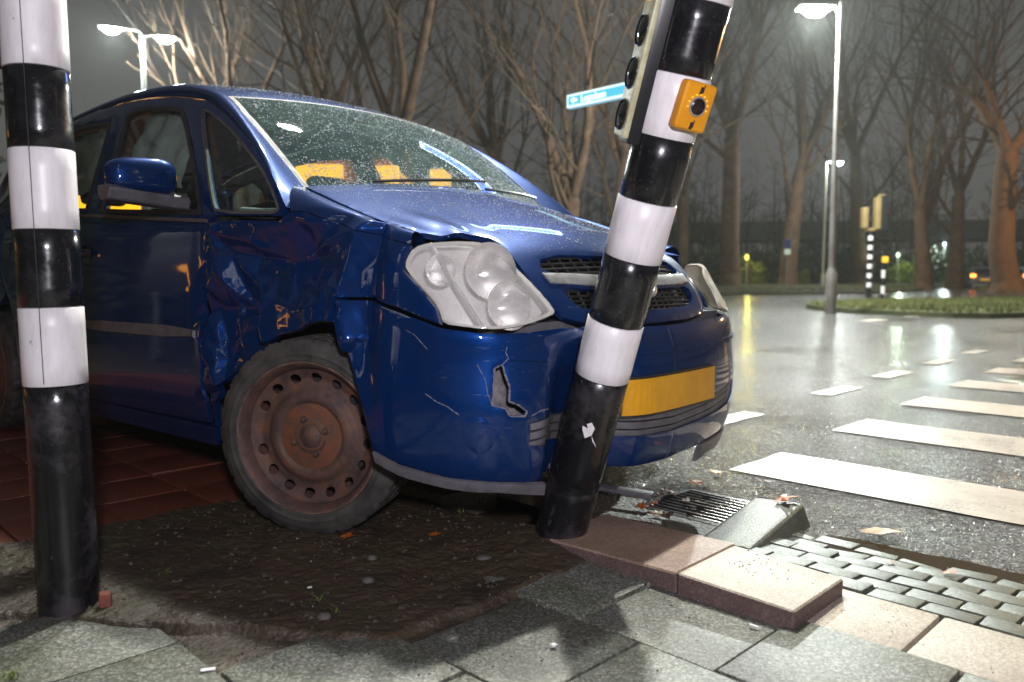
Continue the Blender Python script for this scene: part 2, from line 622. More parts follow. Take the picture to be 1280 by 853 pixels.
SL = .35
slab_me = slab_mesh('paving_slab', SL - .008, SL - .008, .06, .005)
slab_me.materials.append(SLAB)
for row in range(0, 9):
    b0 = 1.72 - SL * row
    off = -.80 if row % 2 == 0 else -.98
    for k in range(-5, 8):
        a0 = off + SL * k
        lim = {0: -1.55, 1: -1.55, 2: -1.75, 3: -2.1}.get(row, -2.45)
        if a0 < lim - .02 or a0 > 1.6:
            continue
        rr = random.Random(row * 50 + k)
        place('paving_slab', slab_me, a0 + SL / 2, b0 - SL / 2, -.03 + rr.uniform(-.003, .003), pav,
              rx=rr.uniform(-.008, .008), ry=rr.uniform(-.008, .008), rz=rr.uniform(-.006, .006))
red_me = slab_mesh('red_tile', .292, .292, .05, .004)
red_me.materials.append(REDT)
for i in range(-3, 14):
    for j in range(0, 9):
        a0, b0 = -2.62 - .3 * j, 1.5 - .3 * i
        if b0 < -2.4:
            continue
        rr = random.Random(i * 31 + j)
        if b0 < 1.6:
            place('red_tile', red_me, a0 - .15, b0 - .15, -.027 + rr.uniform(-.003, .003), pav, rx=rr.uniform(-.006, .006), ry=rr.uniform(-.006, .006))


# bare soil, its dark front edge shaped along the car's shadow on the slabs
def dirt_height(a, b):
    h = .012 * noise.noise(Vector((a * 2.2, b * 2.2, 3))) + .008 * noise.noise(Vector((a * 9, b * 9, 1))) + .005 * noise.noise(Vector((a * 30, b * 30, 5)))
    edge = (-1.36 if b > .98 else -1.36 - (.98 - b) * 1.35) + .07 * noise.noise(Vector((b * 3, a * 3, 0))) + .025 * noise.noise(Vector((a * 12, b * 12, 4)))
    d = min(edge - a, a + 2.66 + .04 * noise.noise(Vector((b * 5, 9, 0))), 1.74 - b)
    q_ = min(max((d + .012) / .035, 0.), 1.)
    base = -.013 + .018 * q_ * q_ * (3 - 2 * q_)
    post = .03 * math.exp(-(((a + 1.60) / .16) ** 2 + ((b - 1.68) / .2) ** 2))
    return base + h * (.25 + .75 * q_) + post


V, F = [], []
na, nb = 270, 400
for i in range(nb + 1):
    for j in range(na + 1):
        a = -2.72 + j / na * 1.55
        b = -.6 + i / nb * 2.34
        V.append(AB(a, b, dirt_height(a, b)))
for i in range(nb):
    for j in range(na):
        k = i * (na + 1) + j
        F.append((k, k + 1, k + na + 2, k + na + 1))
struct(obj('soil_shade_patch', V, F, DIRT))

# kerb: flush cream stones
kerb = struct(obj('kerb', [AB(a, b, -.06) for a, b in ((-16, 1.725), (10, 1.725), (10, 2.0), (-16, 2.0))], [(0, 1, 2, 3)], DIRT, smooth=False))
kme = slab_mesh('kerb_stone', .29, .255, .10, .008)
kme.materials.append(KERBC)
for k in range(0, 9):
    place('kerb_stone', kme, -.715 + .298 * k, 1.852, -.052 + random.uniform(-.002, .002), kerb, rx=random.uniform(-.006, .006), rz=random.uniform(-.008, .008))
kml = slab_mesh('kerb_stone', .49, .255, .10, .008)
kml.materials.append(KERBC)
for k in range(0, 9):
    place('kerb_stone', kml, -2.30 - .5 * k, 1.852, -.05 + .035 + random.uniform(-.004, .004), kerb, rz=random.uniform(-.008, .008))

# gutter bricks
gut = struct(obj('gutter', [AB(a, b, z) for a, b, z in ((-16, 1.98, -.014), (10, 1.98, -.014), (10, 2.46, -.050), (-16, 2.46, -.050))], [(0, 1, 2, 3)], DIRT, smooth=False))
bme = slab_mesh('brick', .118, .073, .05, .005)
bme.materials.append(BRICKM)
for r_ in range(6):
    for k in range(-6, 26):
        a = -1.06 + .125 * k + (.0625 if r_ % 2 else 0)
        if a < -1.2 or (a < -.92 and r_ < 1):
            continue
        rr = random.Random(r_ * 77 + k)
        b = 2.022 + .079 * r_
        z = -.03 - .006 * r_ + rr.uniform(-.004, .004) - (.004 if r_ > 3 else 0)
        place('brick', bme, a, b, z, gut, rx=rr.uniform(-.03, .03) - .06, ry=rr.uniform(-.03, .03), rz=rr.uniform(-.03, .03))

# puddle along the gutter
WATER = mat('puddle_water', (.040, .029, .018), .05, spec=.6)
V = []
cpts = []
for i in range(160):
    t = 2 * math.pi * i / 160
    a = .1 + 1.25 * math.cos(t)
    b = 2.41 + math.sin(t) * (.125 + .06 * noise.noise(Vector((a * 2.5, math.sin(t) * 2, 0))) + .035 * noise.noise(Vector((a * 11, math.sin(t) * 3, 4))))
    cpts.append(AB(a, b, -.0385))
struct(obj('puddle', cpts, [tuple(range(160))], WATER, smooth=False))

# zebra crossing and block markings
zeb = struct(obj('zebra_crossing', [AB(a, b, ZROAD + .006) for a, b in ((-1.72, 3.03), (4.5, 3.03), (4.5, 3.51), (-1.72, 3.51))], [(0, 1, 2, 3)], PAINTW, smooth=False))


def paint_strip(name, a0, a1, b0, b1, parent, z=ZROAD + .006):
    V, F = [], []
    n, m_ = 40, 6
    for i in range(n + 1):
        for j in range(m_ + 1):
            a = a0 + (a1 - a0) * i / n
            b = b0 + (b1 - b0) * j / m_
            if j in (0, m_):
                b += .008 * noise.noise(Vector((a * 12, b * 3, 0)))
            if i in (0, n):
                a += .01 * noise.noise(Vector((b * 14, a, 0)))
            V.append(AB(a, b, z))
    for i in range(n):
        for j in range(m_):
            k = i * (m_ + 1) + j
            F.append((k, k + 1, k + m_ + 2, k + m_ + 1))
    return obj(name, V, F, PAINTW, parent, smooth=False)


bpy.data.objects.remove(zeb)
zeb = struct(paint_strip('zebra_crossing', -1.72, 4.5, 3.03, 3.51, None))
for k in range(1, 8):
    paint_strip('stripe', -1.72 - .065 * k, 4.5, 3.03 + 1.175 * k, 3.51 + 1.175 * k, zeb)
dash = struct(paint_strip('block_marking', -2.42, -2.28, 3.9, 4.42, None))
for a0, b0 in ((-2.47, 5.45), (-2.55, 6.75), (-2.6, 8.1), (-2.65, 9.5)):
    paint_strip('stripe', a0, a0 + .15, b0, b0 + .55, dash)
for a0, b0 in ((1.2, 14.2), (1.2, 16.0), (1.2, 17.8), (1.2, 19.6), (-6, 15), (-6, 17.5)):
    paint_strip('stripe', a0, a0 + .3, b0, b0 + .9, dash)

# ------------------------------------------------------------------ street lamps (each carries its own light)
LAMPW = emit('lamp_led_white', (.93, 1.0, .95), 700)
GALV = mat('galvanised_post', (.16, .17, .165), .45, .6, var=(.24, .25, .24), scale=6, bump=.1)
BRNPOST = mat('brown_post', (.085, .055, .042), .5, var=(.05, .035, .03), scale=5)


def spot(name, loc, aim, power, col, size, parent, radius=.12, blend=.6):
    d = bpy.data.lights.new(name, 'SPOT')
    d.energy = power
    d.color = col
    d.spot_size = size
    d.spot_blend = blend
    d.shadow_soft_size = radius
    o = bpy.data.objects.new(name, d)
    link(o, parent)
    o.location = loc
    v = Vector(aim) - Vector(loc)
    o.rotation_euler = v.to_track_quat('-Z', 'Y').to_euler()
    return o


def lamp_head(parent, base, ang, length, power, col, tilt=.1, size=R(165), em=LAMPW, w=.40, light=True, blend=.6):
    """arm + flat LED head + lens; ang = heading of the arm; coordinates local to parent"""
    bx, by, bz = base
    dx, dy = math.cos(ang), math.sin(ang)
    arm = MB().tube([(bx, by, bz - .12), (bx + dx * .08, by + dy * .08, bz), (bx + dx * length * .6, by + dy * length * .6, bz + .05)], .035, 8).build('arm', GALV, parent)
    hl = .80
    c = Vector((bx + dx * (length * .6 + hl / 2), by + dy * (length * .6 + hl / 2), bz + .06))
    bm = bmesh.new()
    bmesh.ops.create_cube(bm, size=1)
    for v in bm.verts:
        k = 1 if v.co.z < 0 else .62
        v.co = Vector((v.co.x * hl * k, v.co.y * w * k, v.co.z * .11))
    bmesh.ops.bevel(bm, geom=bm.edges[:], offset=.02, segments=2, affect='EDGES')
    h = bobj('lamp_head', bm, GALV, parent)
    h.location = c
    h.rotation_euler = (0, 0, ang)
    ln = MB().lathe([(.001, -.24), (.22, -.21), (.38, -.13), (.46, -.045)], 20).build('lamp_lens', em, h)
    ln.scale = (hl * .85, w * .9, 1)
    if light:
        p = c + Vector((0, 0, -.30))
        d = bpy.data.lights.new('lamp_light', 'POINT')
        d.energy = power
        d.color = col
        d.shadow_soft_size = .12
        lo_ = link(bpy.data.objects.new('lamp_light', d), parent)
        lo_.location = p - Vector((0, 0, .06))
    return h


def post_mesh(h, r0, r1, mat_, parent, name='pole'):
    return MB().lathe([(r0 * 1.6, 0), (r0 * 1.6, .9), (r0 * 1.15, .98), (r0, 1.05), (r1, h), (0.001, h + .02)], 16).build(name, mat_, parent)


WCOL = (.93, 1.0, .95)
# right lamp with tall slim pole
lr = thing('street_lamp', 'tall slim street lamp with one bright head on the island, brown lower pole', 'street lamp', (7.1, 17.84, ZROAD), group='street lamps around the junction')
post_mesh(6.75, .075, .045, mat('weathered_lamp_pole', (.11, .085, .075), .5, .2, var=(.20, .20, .19), scale=1.1), lr)
lamp_head(lr, (0, 0, 6.62), R(178), .22, P_RIGHT, WCOL)
# left double lamp far behind the car
ll = thing('street_lamp', 'pale twin-headed street lamp standing behind the roof of the blue car', 'street lamp', (-12.6, 28.0, ZROAD), group='street lamps around the junction')
post_mesh(9.0, .11, .07, GALV, ll)
lamp_head(ll, (0, 0, 9.15), R(200), .9, P_LEFT, WCOL)
lamp_head(ll, (0, 0, 9.0), R(18), .55, P_LEFT * .4, WCOL)
# far lamp
lf = thing('street_lamp', 'far small street lamp with a thin pale pole beside the tall slim one', 'street lamp', (17.8, 46, ZROAD), group='street lamps around the junction')
post_mesh(7.3, .07, .05, mat('pale_lamp_pole', (.40, .42, .34), .5), lf)
lamp_head(lf, (0, 0, 7.3), R(10), .5, 1500, WCOL)
# twin lamp hung on a span wire over the near carriageway (above the frame)
for lx, pw, lab in ((1.25, 1.0, 'street lamp hung on a span wire over the road, right one of two'), (-.95, .42, 'dimmer street lamp hung on a span wire over the road, left one of two')):
    ls = thing('span_wire_lamp', lab, 'street lamp', (lx, 7.2, 7.9), group='street lamps around the junction')
    MB().tube([(-1.0, 0, .32), (0, 0, .3), (1.0, 0, .32)] if lx < 0 else [(-1.19, 0, .31), (0, 0, .3), (8, -1.5, .75), (16, -3, 1.6)], .012, 6).build('span_wire', BLACKP, ls)
    MB().lathe([(.02, .32), (.03, .12), (.12, .08), (.26, 0), (.27, -.05), (.25, -.06)], 24).build('lamp_shade', GALV, ls)
    MB().lathe([(.001, -.10), (.12, -.09), (.22, -.055), (.23, -.05)], 24).build('lamp_lens', LAMPW, ls)
    spot('lamp_light', (0, 0, -.16), (0, -.4, -3), P_SPAN * pw, (1.0, .96, .86), R(168), ls, .12, .5)
# added fill lamp on a tripod, standing in for a camera flash
ln_ = thing('flash_fill_lamp', 'fill lamp on a tripod, added in place of a camera flash', 'added fill lamp', (.25, -.75, 0))
for k in range(3):
    t = R(90 + 120 * k)
    MB().tube([(0, 0, .75), (.38 * math.cos(t), .38 * math.sin(t), .0)], .014, 8).build('leg', BLACKP, ln_)
MB().tube([(0, 0, .6), (0, 0, 1.22)], .014, 8).build('pole', BLACKP, ln_)
wlh = bevel_box('lamp_housing', (.26, .06, .18), BLACKP, ln_, .015, 2, (0, 0, 1.30), (R(-8), 0, 0))
bevel_box('lamp_lens', (.22, .012, .14), emit('flash_fill_led', (.94, .90, 1.0), 14), wlh, .004, 1, (0, .034, 0))
spot('lamp_light', (0, .06, 1.30), (-.25, 2.9, .62), P_NEAR, (.95, .90, 1.0), R(120), ln_, .09, .6)
# warm lamp off to the right of the thick leaning tree
lw = thing('street_lamp', 'warm yellow street lamp to the right of the thick leaning tree', 'street lamp', (27.5, 31.0, ZROAD), group='street lamps around the junction')
post_mesh(7.0, .08, .05, BRNPOST, lw)
lamp_head(lw, (0, 0, 7.0), R(150), .5, 2600, (1.0, .55, .20), em=emit('lamp_sodium', (1, .6, .25), 120))


# ------------------------------------------------------------------ banded posts
def banded_post(root, r, bounds, total, n=40):
    """bounds: (s0, s1, material, name) along the local z axis"""
    for s0, s1, m_, nm in bounds:
        rr = r + (.0012 if m_ is WHITE else 0)
        k = max(2, int((s1 - s0) / .04))
        prof = [(rr - .002, s0 + .0005)] + [(rr, s0 + .002 + (s1 - s0 - .004) * i / k) for i in range(k + 1)] + [(rr - .002, s1 - .0005)]
        MB().lathe(prof, n, close=True).build(nm, m_, root, angle=60)


lp = thing('striped_post', 'upright black and white banded traffic post in front of the car door', 'post', (-1.051, 1.845, -.02), (0, R(-.9), 0))
banded_post(lp, .0665, [(-.1, .55, BLACKD, 'lower_shaft'), (.552, .731, WHITE, 'white_band'), (.731, .906, BLACKB, 'black_band'),
                        (.906, 1.086, WHITE, 'white_band'), (1.086, 1.263, BLACKB, 'black_band'), (1.263, 1.44, WHITE, 'white_band'),
                        (1.44, 1.62, BLACKB, 'black_band'), (1.62, 1.80, WHITE, 'white_band'), (1.80, 3.0, BLACKB, 'black_band')], 3)
# seam of the wrapped film and a sensor box on the left flank
MB().tube([(.012, -.0682, z) for z in np.linspace(.56, 1.6, 30)], .0011, 4).build('film_seam', BLACKP, lp)
bevel_box('push_button_box', (.05, .10, .12), BLACKP, lp, .012, loc=(-.083, -.005, 1.335))

base = Vector((.142, 2.31, .02))
axis = Vector((.292, -.38, 1.385)).normalized()
zq = Vector((0, 0, 1)).rotation_difference(axis)
tp = thing('leaning_signal_post', 'bent-over black and white banded signal post pressed against the car bumper', 'signal post', base)
tp.rotation_mode = 'QUATERNION'
tp.rotation_quaternion = zq
SF = 1.465 / 1.385


def sz(z):
    return (z - .02) * SF


banded_post(tp, .075, [(-.12, sz(.20), BLACKD, 'lower_shaft'), (sz(.20), sz(.513), BLACKD, 'lower_shaft'), (sz(.513), sz(.665), WHITE, 'white_band'), (sz(.665), sz(.831), BLACKB, 'black_band'),
                       (sz(.831), sz(.976), WHITE, 'white_band'), (sz(.976), sz(1.125), BLACKB, 'black_band'), (sz(1.125), sz(1.265), WHITE, 'white_band'),
                       (sz(1.265), sz(1.42), BLACKB, 'black_band'), (sz(1.42), sz(1.57), WHITE, 'white_band'), (sz(1.57), 3.2, BLACKB, 'black_band')], 3)
MB().lathe([(.0745, sz(.195)), (.0775, sz(.197)), (.0775, sz(.21)), (.0745, sz(.212))], 40).build('weld_ring', BLACKD, tp)
# torn patch showing white undercoat
ang0 = -R(92)
pv, pf = [], []
pp = [(-.012, 0), (.004, .012), (.008, .034), (-.004, .05), (-.016, .042), (-.010, .03), (-.026, .034), (-.024, .022)]
pp2 = [(.004, .012), (.02, -.012), (.026, -.022), (.010, -.004)]
for poly in (pp, pp2):
    n0 = len(pv)
    for x, s in poly:
        t = ang0 + x / .0765
        pv.append((.0765 * math.cos(t), .0765 * math.sin(t), sz(.36) + s))
    pf.append(tuple(range(n0, n0 + len(poly))))
obj('scuff_mark', pv, pf, WHITE, tp, smooth=False)

# small three-lens bicycle signal on the flank of the leaning post
CREAM = mat('signal_face_cream', (.34, .33, .19), .45, var=(.50, .48, .30), scale=30, bump=.2)
ux = Vector((.99, .14, 0))         # along the side face
uy = Vector((-.14, .99, 0))        # along the lens face, away from the camera
corner = Vector((-.098, -.048, 0))
s0, s1 = 1.135, 1.78


def sbox(name, cu, cv, cs, su, sv, ss, m_, parent, r=.005):
    o = bevel_box(name, (su, sv, ss), m_, parent, r)
    c = corner + ux * cu + uy * cv
    o.location = (c.x, c.y, cs)
    o.rotation_euler = (0, 0, math.atan2(ux.y, ux.x))
    return o


body = sbox('signal_housing', .062, .050, (s0 + s1) / 2, .115, .10, s1 - s0, mat('signal_black', (.005, .005, .007), .32), tp, .012)
fc = sbox('signal_face', .0, .050, (s0 + s1) / 2 + .003, .016, .096, s1 - s0 - .02, CREAM, tp, .006)
for i, ss in enumerate((1.20, 1.298, 1.396, 1.50)):
    m_ = mat('dark_lens', (.01, .011, .012), .08, coat=1) if i < 3 else emit('amber_signal_lens', (1, .45, .12), 1.6)
    M = Matrix.Translation(corner + uy * .050 + Vector((0, 0, ss)) - ux * .006) @ Matrix.Rotation(math.atan2(ux.y, ux.x), 4, 'Z') @ Matrix.Rotation(-R(90), 4, 'Y')
    MB().lathe([(.038, 0), (.038, .006), (.034, .010), (.034, .005), (.024, .010), (.001, .013)], 24, M).build('signal_lens', m_, tp)
cc = corner + ux * .04 + uy * .05
MB().tube([(cc.x, cc.y, s0 + .01), (cc.x - .004, cc.y - .002, s0 - .03), (cc.x - .002, cc.y, s0 - .10), (cc.x + .03, cc.y + .01, s0 - .14)], .008, 8).build('cable', mat('pale_cable', (.35, .25, .23), .5), tp)

# yellow push button
YEL = mat('signal_yellow', (.72, .30, .008), .38, coat=.2, var=(.60, .24, .01), scale=14)
bd = Vector((.40, -.92, 0)).normalized()
bt = Vector((-bd.y, bd.x, 0))
bc = bd * .086
pb = bevel_box('push_button_box', (.088, .034, .112), YEL, tp, .012, 3, (bc.x, bc.y, sz(1.205)), (0, R(3), math.atan2(bt.y, bt.x)))
Mb = Matrix.Rotation(R(90), 4, 'X')
MB().lathe([(.019, 0), (.019, .004), (.0155, .006), (.0145, .003), (.001, .006)], 24, Matrix.Translation((0, -.017, .002)) @ Mb).build('button', mat('button_dark', (.02, .012, .012), .25), pb)
MB().lathe([(.0225, 0), (.0225, .003), (.019, .0035)], 24, Matrix.Translation((0, -.017, .002)) @ Mb).build('button_ring', CHROME, pb)
for k in range(9):
    t = R(-10 + 200 * k / 8)
    bevel_box('indicator_light', (.0035, .003, .0035), emit('amber_led', (1, .62, .05), 9 if k in (3, 5) else 1.2), pb, 0, loc=(.027 * math.cos(t), -.0182, .002 + .027 * math.sin(t)))
for zz in (.040, -.040):       # small printed hand / pole symbols
    MB().box((0, -.0178, zz), (.010, .0012, .012)).box((.004, -.0178, zz + .008), (.003, .0012, .006)).box((-.002, -.0178, zz - .008), (.008, .0012, .004)).build('symbol', BLACKP, pb)

# ------------------------------------------------------------------ broken kerb pieces
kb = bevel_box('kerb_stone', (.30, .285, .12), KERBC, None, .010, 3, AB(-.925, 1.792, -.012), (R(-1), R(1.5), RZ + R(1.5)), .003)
kb.data.materials.append(KERBS)  # second slot paints shade on the side faces
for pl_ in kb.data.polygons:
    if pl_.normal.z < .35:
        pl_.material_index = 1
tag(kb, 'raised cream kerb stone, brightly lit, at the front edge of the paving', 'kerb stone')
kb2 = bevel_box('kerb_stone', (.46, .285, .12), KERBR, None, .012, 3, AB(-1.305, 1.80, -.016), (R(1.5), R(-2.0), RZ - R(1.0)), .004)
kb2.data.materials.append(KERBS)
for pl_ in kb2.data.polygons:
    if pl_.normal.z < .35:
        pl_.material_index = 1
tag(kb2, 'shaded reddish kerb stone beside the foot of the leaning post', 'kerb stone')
V, F = [], []
prof = [(-.11, -.08), (-.11, .035), (-.10, .045), (.045, .05), (.065, .045), (.10, -.06), (.10, -.08)]
for t in (-.22, .22):
    for y, z in prof:
        V.append((t, y, z))
n = len(prof)
F = [(i, (i + 1) % n, n + (i + 1) % n, n + i) for i in range(n)] + [tuple(range(n))[::-1], tuple(range(n, 2 * n))]
kb3 = obj('kerb_stone', V, F, KERBG, angle=20)
bv = kb3.modifiers.new('bevel', 'BEVEL')
bv.width = .012
bv.segments = 2
kb3.location = AB(-1.20, 2.31, -.040)
kb3.rotation_euler = (R(2), R(5), R(51) + R(180))
tag(kb3, 'loose mossy grey kerb stone with a sloped side lying by the drain grate', 'kerb stone')

# drain grate
gr = thing('drain_grate', 'wet iron drain grate sunk in the gutter beside the loose kerb stone', 'drain', AB(-1.50, 2.47, -.046), (0, 0, RZ))
gr.scale = (.84, .84, 1)
IRON = mat('wet_iron', (.05, .05, .05), .25, .7, var=(.10, .08, .06), scale=30, bump=.3)
fm = MB()
for sx, sy, w_, l_ in ((0, .19, .40, .03), (0, -.19, .40, .03), (.19, 0, .03, .352), (-.19, 0, .03, .352)):
    fm.box((sx, sy, 0), (w_, l_, .02))
fm.build('grate_frame', IRON, gr, smooth=False)
for k in range(9):
    bevel_box('grate_bar', (.352, .016, .02), IRON, gr, .003, loc=(0, -.155 + .0388 * k, -.001))
for k in range(5):
    bevel_box('grate_bar', (.012, .352, .016), IRON, gr, .003, loc=(-.14 + .07 * k, 0, -.004))
MB().box((0, 0, -.05), (.37, .37, .02)).build('grate_pit', DARK, gr)

# unseen amber light board, added for the orange streaks in the car doors
wb = thing('amber_reflection_board', 'amber light board added left of the blue car for its orange door reflections', 'added light board', (-6.7, 3.62, -.30), (0, 0, R(84)))
bevel_box('board', (1.5, .06, 1.2), BLACKP, wb, .03, 2, (0, 0, 1.75))
for k in (-.6, .6):
    MB().tube([(k, 0, 1.2), (k, 0, .3)], .03, 8).build('leg', GALV, wb)
    MB().tube([(k, -.4, .33), (k, .4, .33)], .03, 8).build('foot', GALV, wb)
for x_, z_ in ((-.45, 1.55), (-.25, 1.62), (-.05, 1.69), (.15, 1.76), (.35, 1.83), (-.3, 1.36), (-.1, 1.36), (.1, 1.36)):
    MB().lathe([(.09, 0), (.085, .03), (.001, .045)], 16, Matrix.Translation((x_, -.03, z_)) @ Matrix.Rotation(R(90), 4, 'X')).build('added_amber_light', emit('amber_lamp', (1.0, .35, .02), 4.5), wb)

# unseen lit blue sign box, added and tilted for its streak in the windscreen
hb = thing('added_reflection_sign', 'lit blue and white sign box hung over the road above the bonnet', 'sign', (.84, 8.12, 4.44), (0, R(32), R(-3)))
bevel_box('sign_box', (1.35, .08, .50), emit('blue_sign_edge', (.45, .62, 1.0), 16), hb, .015, 2)
bevel_box('sign_panel', (1.20, .012, .36), emit('blue_sign_panel', (.06, .14, 1.0), 16), hb, .004, 1, (0, -.046, 0))
MB().tube([(-.4, 0, .1), (-1.5, 0, 3.0)], .008, 6).build('hanger', BLACKP, hb)
MB().tube([(.4, 0, .1), (-.9, 0, 3.2)], .008, 6).build('hanger', BLACKP, hb)

# ------------------------------------------------------------------ the blue car: surfaces
# car frame: x forward from the front axle, y to the car's left, z up
CARX, CARY, CART = -.1211, 3.0086, .7003
car = thing('car', 'crashed dark blue compact car with a crumpled front wing and rusty wheel', 'car', (CARX, CARY, 0), (0, 0, -CART))
BX = [.83, .82, .78, .712, .61, .45, .20, 0, -.45, -1.35, -2.3, -2.9, -3.15, -3.22]
BY = [0, -.25, -.49, -.655, -.75, -.805, -.84, -.847, -.847, -.847, -.84, -.80, -.65, 0]
ZR = np.array([.10, .16, .28, .42, .56, .64, .72, .80, .88, .97, 1.10, 1.25, 1.40, 1.52, 1.60])
DT = np.array([[.07] * 14,
               [.05, .05, .05, .06, .06, .05, .04, .04, .05, .05, .05, .05, .05, .05],
               [.01, .01, .01, .015, .015, .01, .01, .01, .02, .02, .02, .01, 0, 0],
               [0] * 14,
               [.01, .01, .01, .01, .01, .005, 0, 0, 0, 0, 0, 0, 0, 0],
               [.04, .04, .03, .02, .01, .01, 0, 0, 0, 0, 0, 0, 0, 0],
               [.095, .09, .08, .06, .035, .02, .005, 0, 0, 0, 0, 0, 0, 0],
               [.17, .165, .15, .12, .07, .035, .015, .01, .008, .005, .005, .005, .01, .01],
               [.26, .25, .23, .19, .13, .07, .035, .025, .02, .015, .01, .01, .03, .03],
               [.38, .37, .34, .28, .20, .13, .07, .045, .035, .03, .02, .03, .08, .08],
               [.5, .5, .45, .38, .28, .2, .13, .09, .075, .065, .05, .07, .12, .1],
               [.6, .6, .55, .46, .36, .27, .19, .16, .140, .12, .11, .13, .18, .15],
               [.7, .7, .65, .55, .45, .35, .26, .235, .215, .18, .17, .20, .26, .22],
               [.8, .8, .75, .65, .55, .43, .34, .31, .275, .23, .23, .28, .36, .32],
               [.9, .9, .85, .75, .65, .53, .44, .40, .36, .31, .32, .38, .46, .42]], float)
BXY = np.array([BX, BY]).T


def crv(v, P):
    """vectorised Catmull-Rom: v (m,), P (n,k) or (n,m,k)"""
    v = np.asarray(v, float)
    n = len(P)
    i = np.clip(np.floor(v).astype(int), 0, n - 2)
    f = (v - i)[:, None]
    if P.ndim == 2:
        g = lambda j: P[j]
    else:
        ar = np.arange(len(v))
        g = lambda j: P[j, ar]
    p1, p2 = g(i), g(i + 1)
    p0 = np.where((i > 0)[:, None], g(np.maximum(i - 1, 0)), 2 * p1 - p2)
    p3 = np.where((i + 2 < n)[:, None], g(np.minimum(i + 2, n - 1)), 2 * p2 - p1)
    return .5 * (2 * p1 + (p2 - p0) * f + (2 * p0 - 5 * p1 + 4 * p2 - p3) * f * f + (3 * p1 - p0 - 3 * p2 + p3) * f ** 3)


def wrap(u, z):
    u = np.clip(np.asarray(u, float), 0, 13)
    z = np.asarray(z, float)
    p = crv(u, BXY)
    e = 2e-3
    t = crv(np.minimum(u + e, 13), BXY) - crv(np.maximum(u - e, 0), BXY)
    t /= np.linalg.norm(t, axis=1)[:, None] + 1e-12
    t[u < 5e-3] = (0, -1)
    nrm = np.stack([-t[:, 1], t[:, 0]], 1)
    zr = np.interp(z, ZR, np.arange(len(ZR)))
    rows = np.stack([crv(u, DT[k][:, None]) for k in range(len(ZR))], 0)
    d = crv(zr, rows)
    q = p - nrm * d
    return np.stack([q[:, 0], q[:, 1], z], 1)


HA = np.array([[-.34, -.10, .10, .30, .46, .57, .645, .70, .735, .76, .775],
               [1.165, 1.115, 1.055, .99, .935, .88, .815, .745, .69, .64, .60],
               [.06, .06, .06, .06, .06, .06, .06, .055, .055, .05, .05],
               [.10, .09, .085, .085, .09, .09, .07, .05, .03, .01, 0]]).T


def hood(t, y):
    q = crv(t, HA)
    return np.stack([q[:, 0] - q[:, 2] * (y / .5) ** 2, y, q[:, 1] - q[:, 3] * y * y], 1)


GA = np.array([[-.02, -.08, -.29, -.46, -.63, -.85, -1.10, -1.50, -2.0, -2.6, -2.95, -3.15],
               [1.07, 1.11, 1.265, 1.375, 1.465, 1.54, 1.59, 1.62, 1.60, 1.53, 1.44, 1.27],
               [.11, .10, .09, .08, .07, .05, .04, .02, .0, -.03, -.05, -.05],
               [.03, .03, .03, .03, .03, .035, .045, .06, .07, .08, .08, .08]]).T


def green(t, y):
    q = crv(t, GA)
    w = (y / .62) ** 2
    return np.stack([q[:, 0] - q[:, 2] * w, y, q[:, 1] - q[:, 3] * w], 1)


def arc_table(P, lo, hi):
    us = np.linspace(lo, hi, 1200)
    q = crv(us, P[:, :2])
    s = np.concatenate([[0], np.cumsum(np.linalg.norm(np.diff(q, axis=0), axis=1))])
    return us, s


TAB = {'wrap': arc_table(BXY, 0, 13), 'hood': arc_table(HA, -1, 10), 'green': arc_table(GA, 0, 11)}
FN = {'wrap': wrap, 'hood': hood, 'green': green}


def inside(P, poly):
    x, y = P[:, 0], P[:, 1]
    r = np.zeros(len(P), bool)
    n = len(poly)
    for i in range(n):
        x0, y0 = poly[i]
        x1, y1 = poly[(i + 1) % n]
        c = ((y0 > y) != (y1 > y)) & (x < (x1 - x0) * (y - y0) / (y1 - y0 + 1e-15) + x0)
        r ^= c
    return r


def resample(poly, h):
    out = []
    n = len(poly)
    for i in range(n):
        a, b = np.array(poly[i]), np.array(poly[(i + 1) % n])
        k = max(1, int(math.ceil(np.linalg.norm(b - a) / h)))
        out += [a + (b - a) * j / k for j in range(k)]
    return np.array(out)


def round_poly(poly, it=2, keep=()):
    """Chaikin corner cutting, except at kept indices of the first pass"""
    P = [np.array(p, float) for p in poly]
    flag = [i in keep for i in range(len(P))]
    for _ in range(it):
        Q, G = [], []
        n = len(P)
        for i in range(n):
            a, b = P[i], P[(i + 1) % n]
            if flag[i]:
                Q.append(a)
                G.append(True)
            else:
                Q.append(a * .75 + b * .25)
                G.append(False)
            if not flag[(i + 1) % n]:
                Q.append(a * .25 + b * .75)
                G.append(False)
        P, flag = Q, G
    return [tuple(p) for p in P]


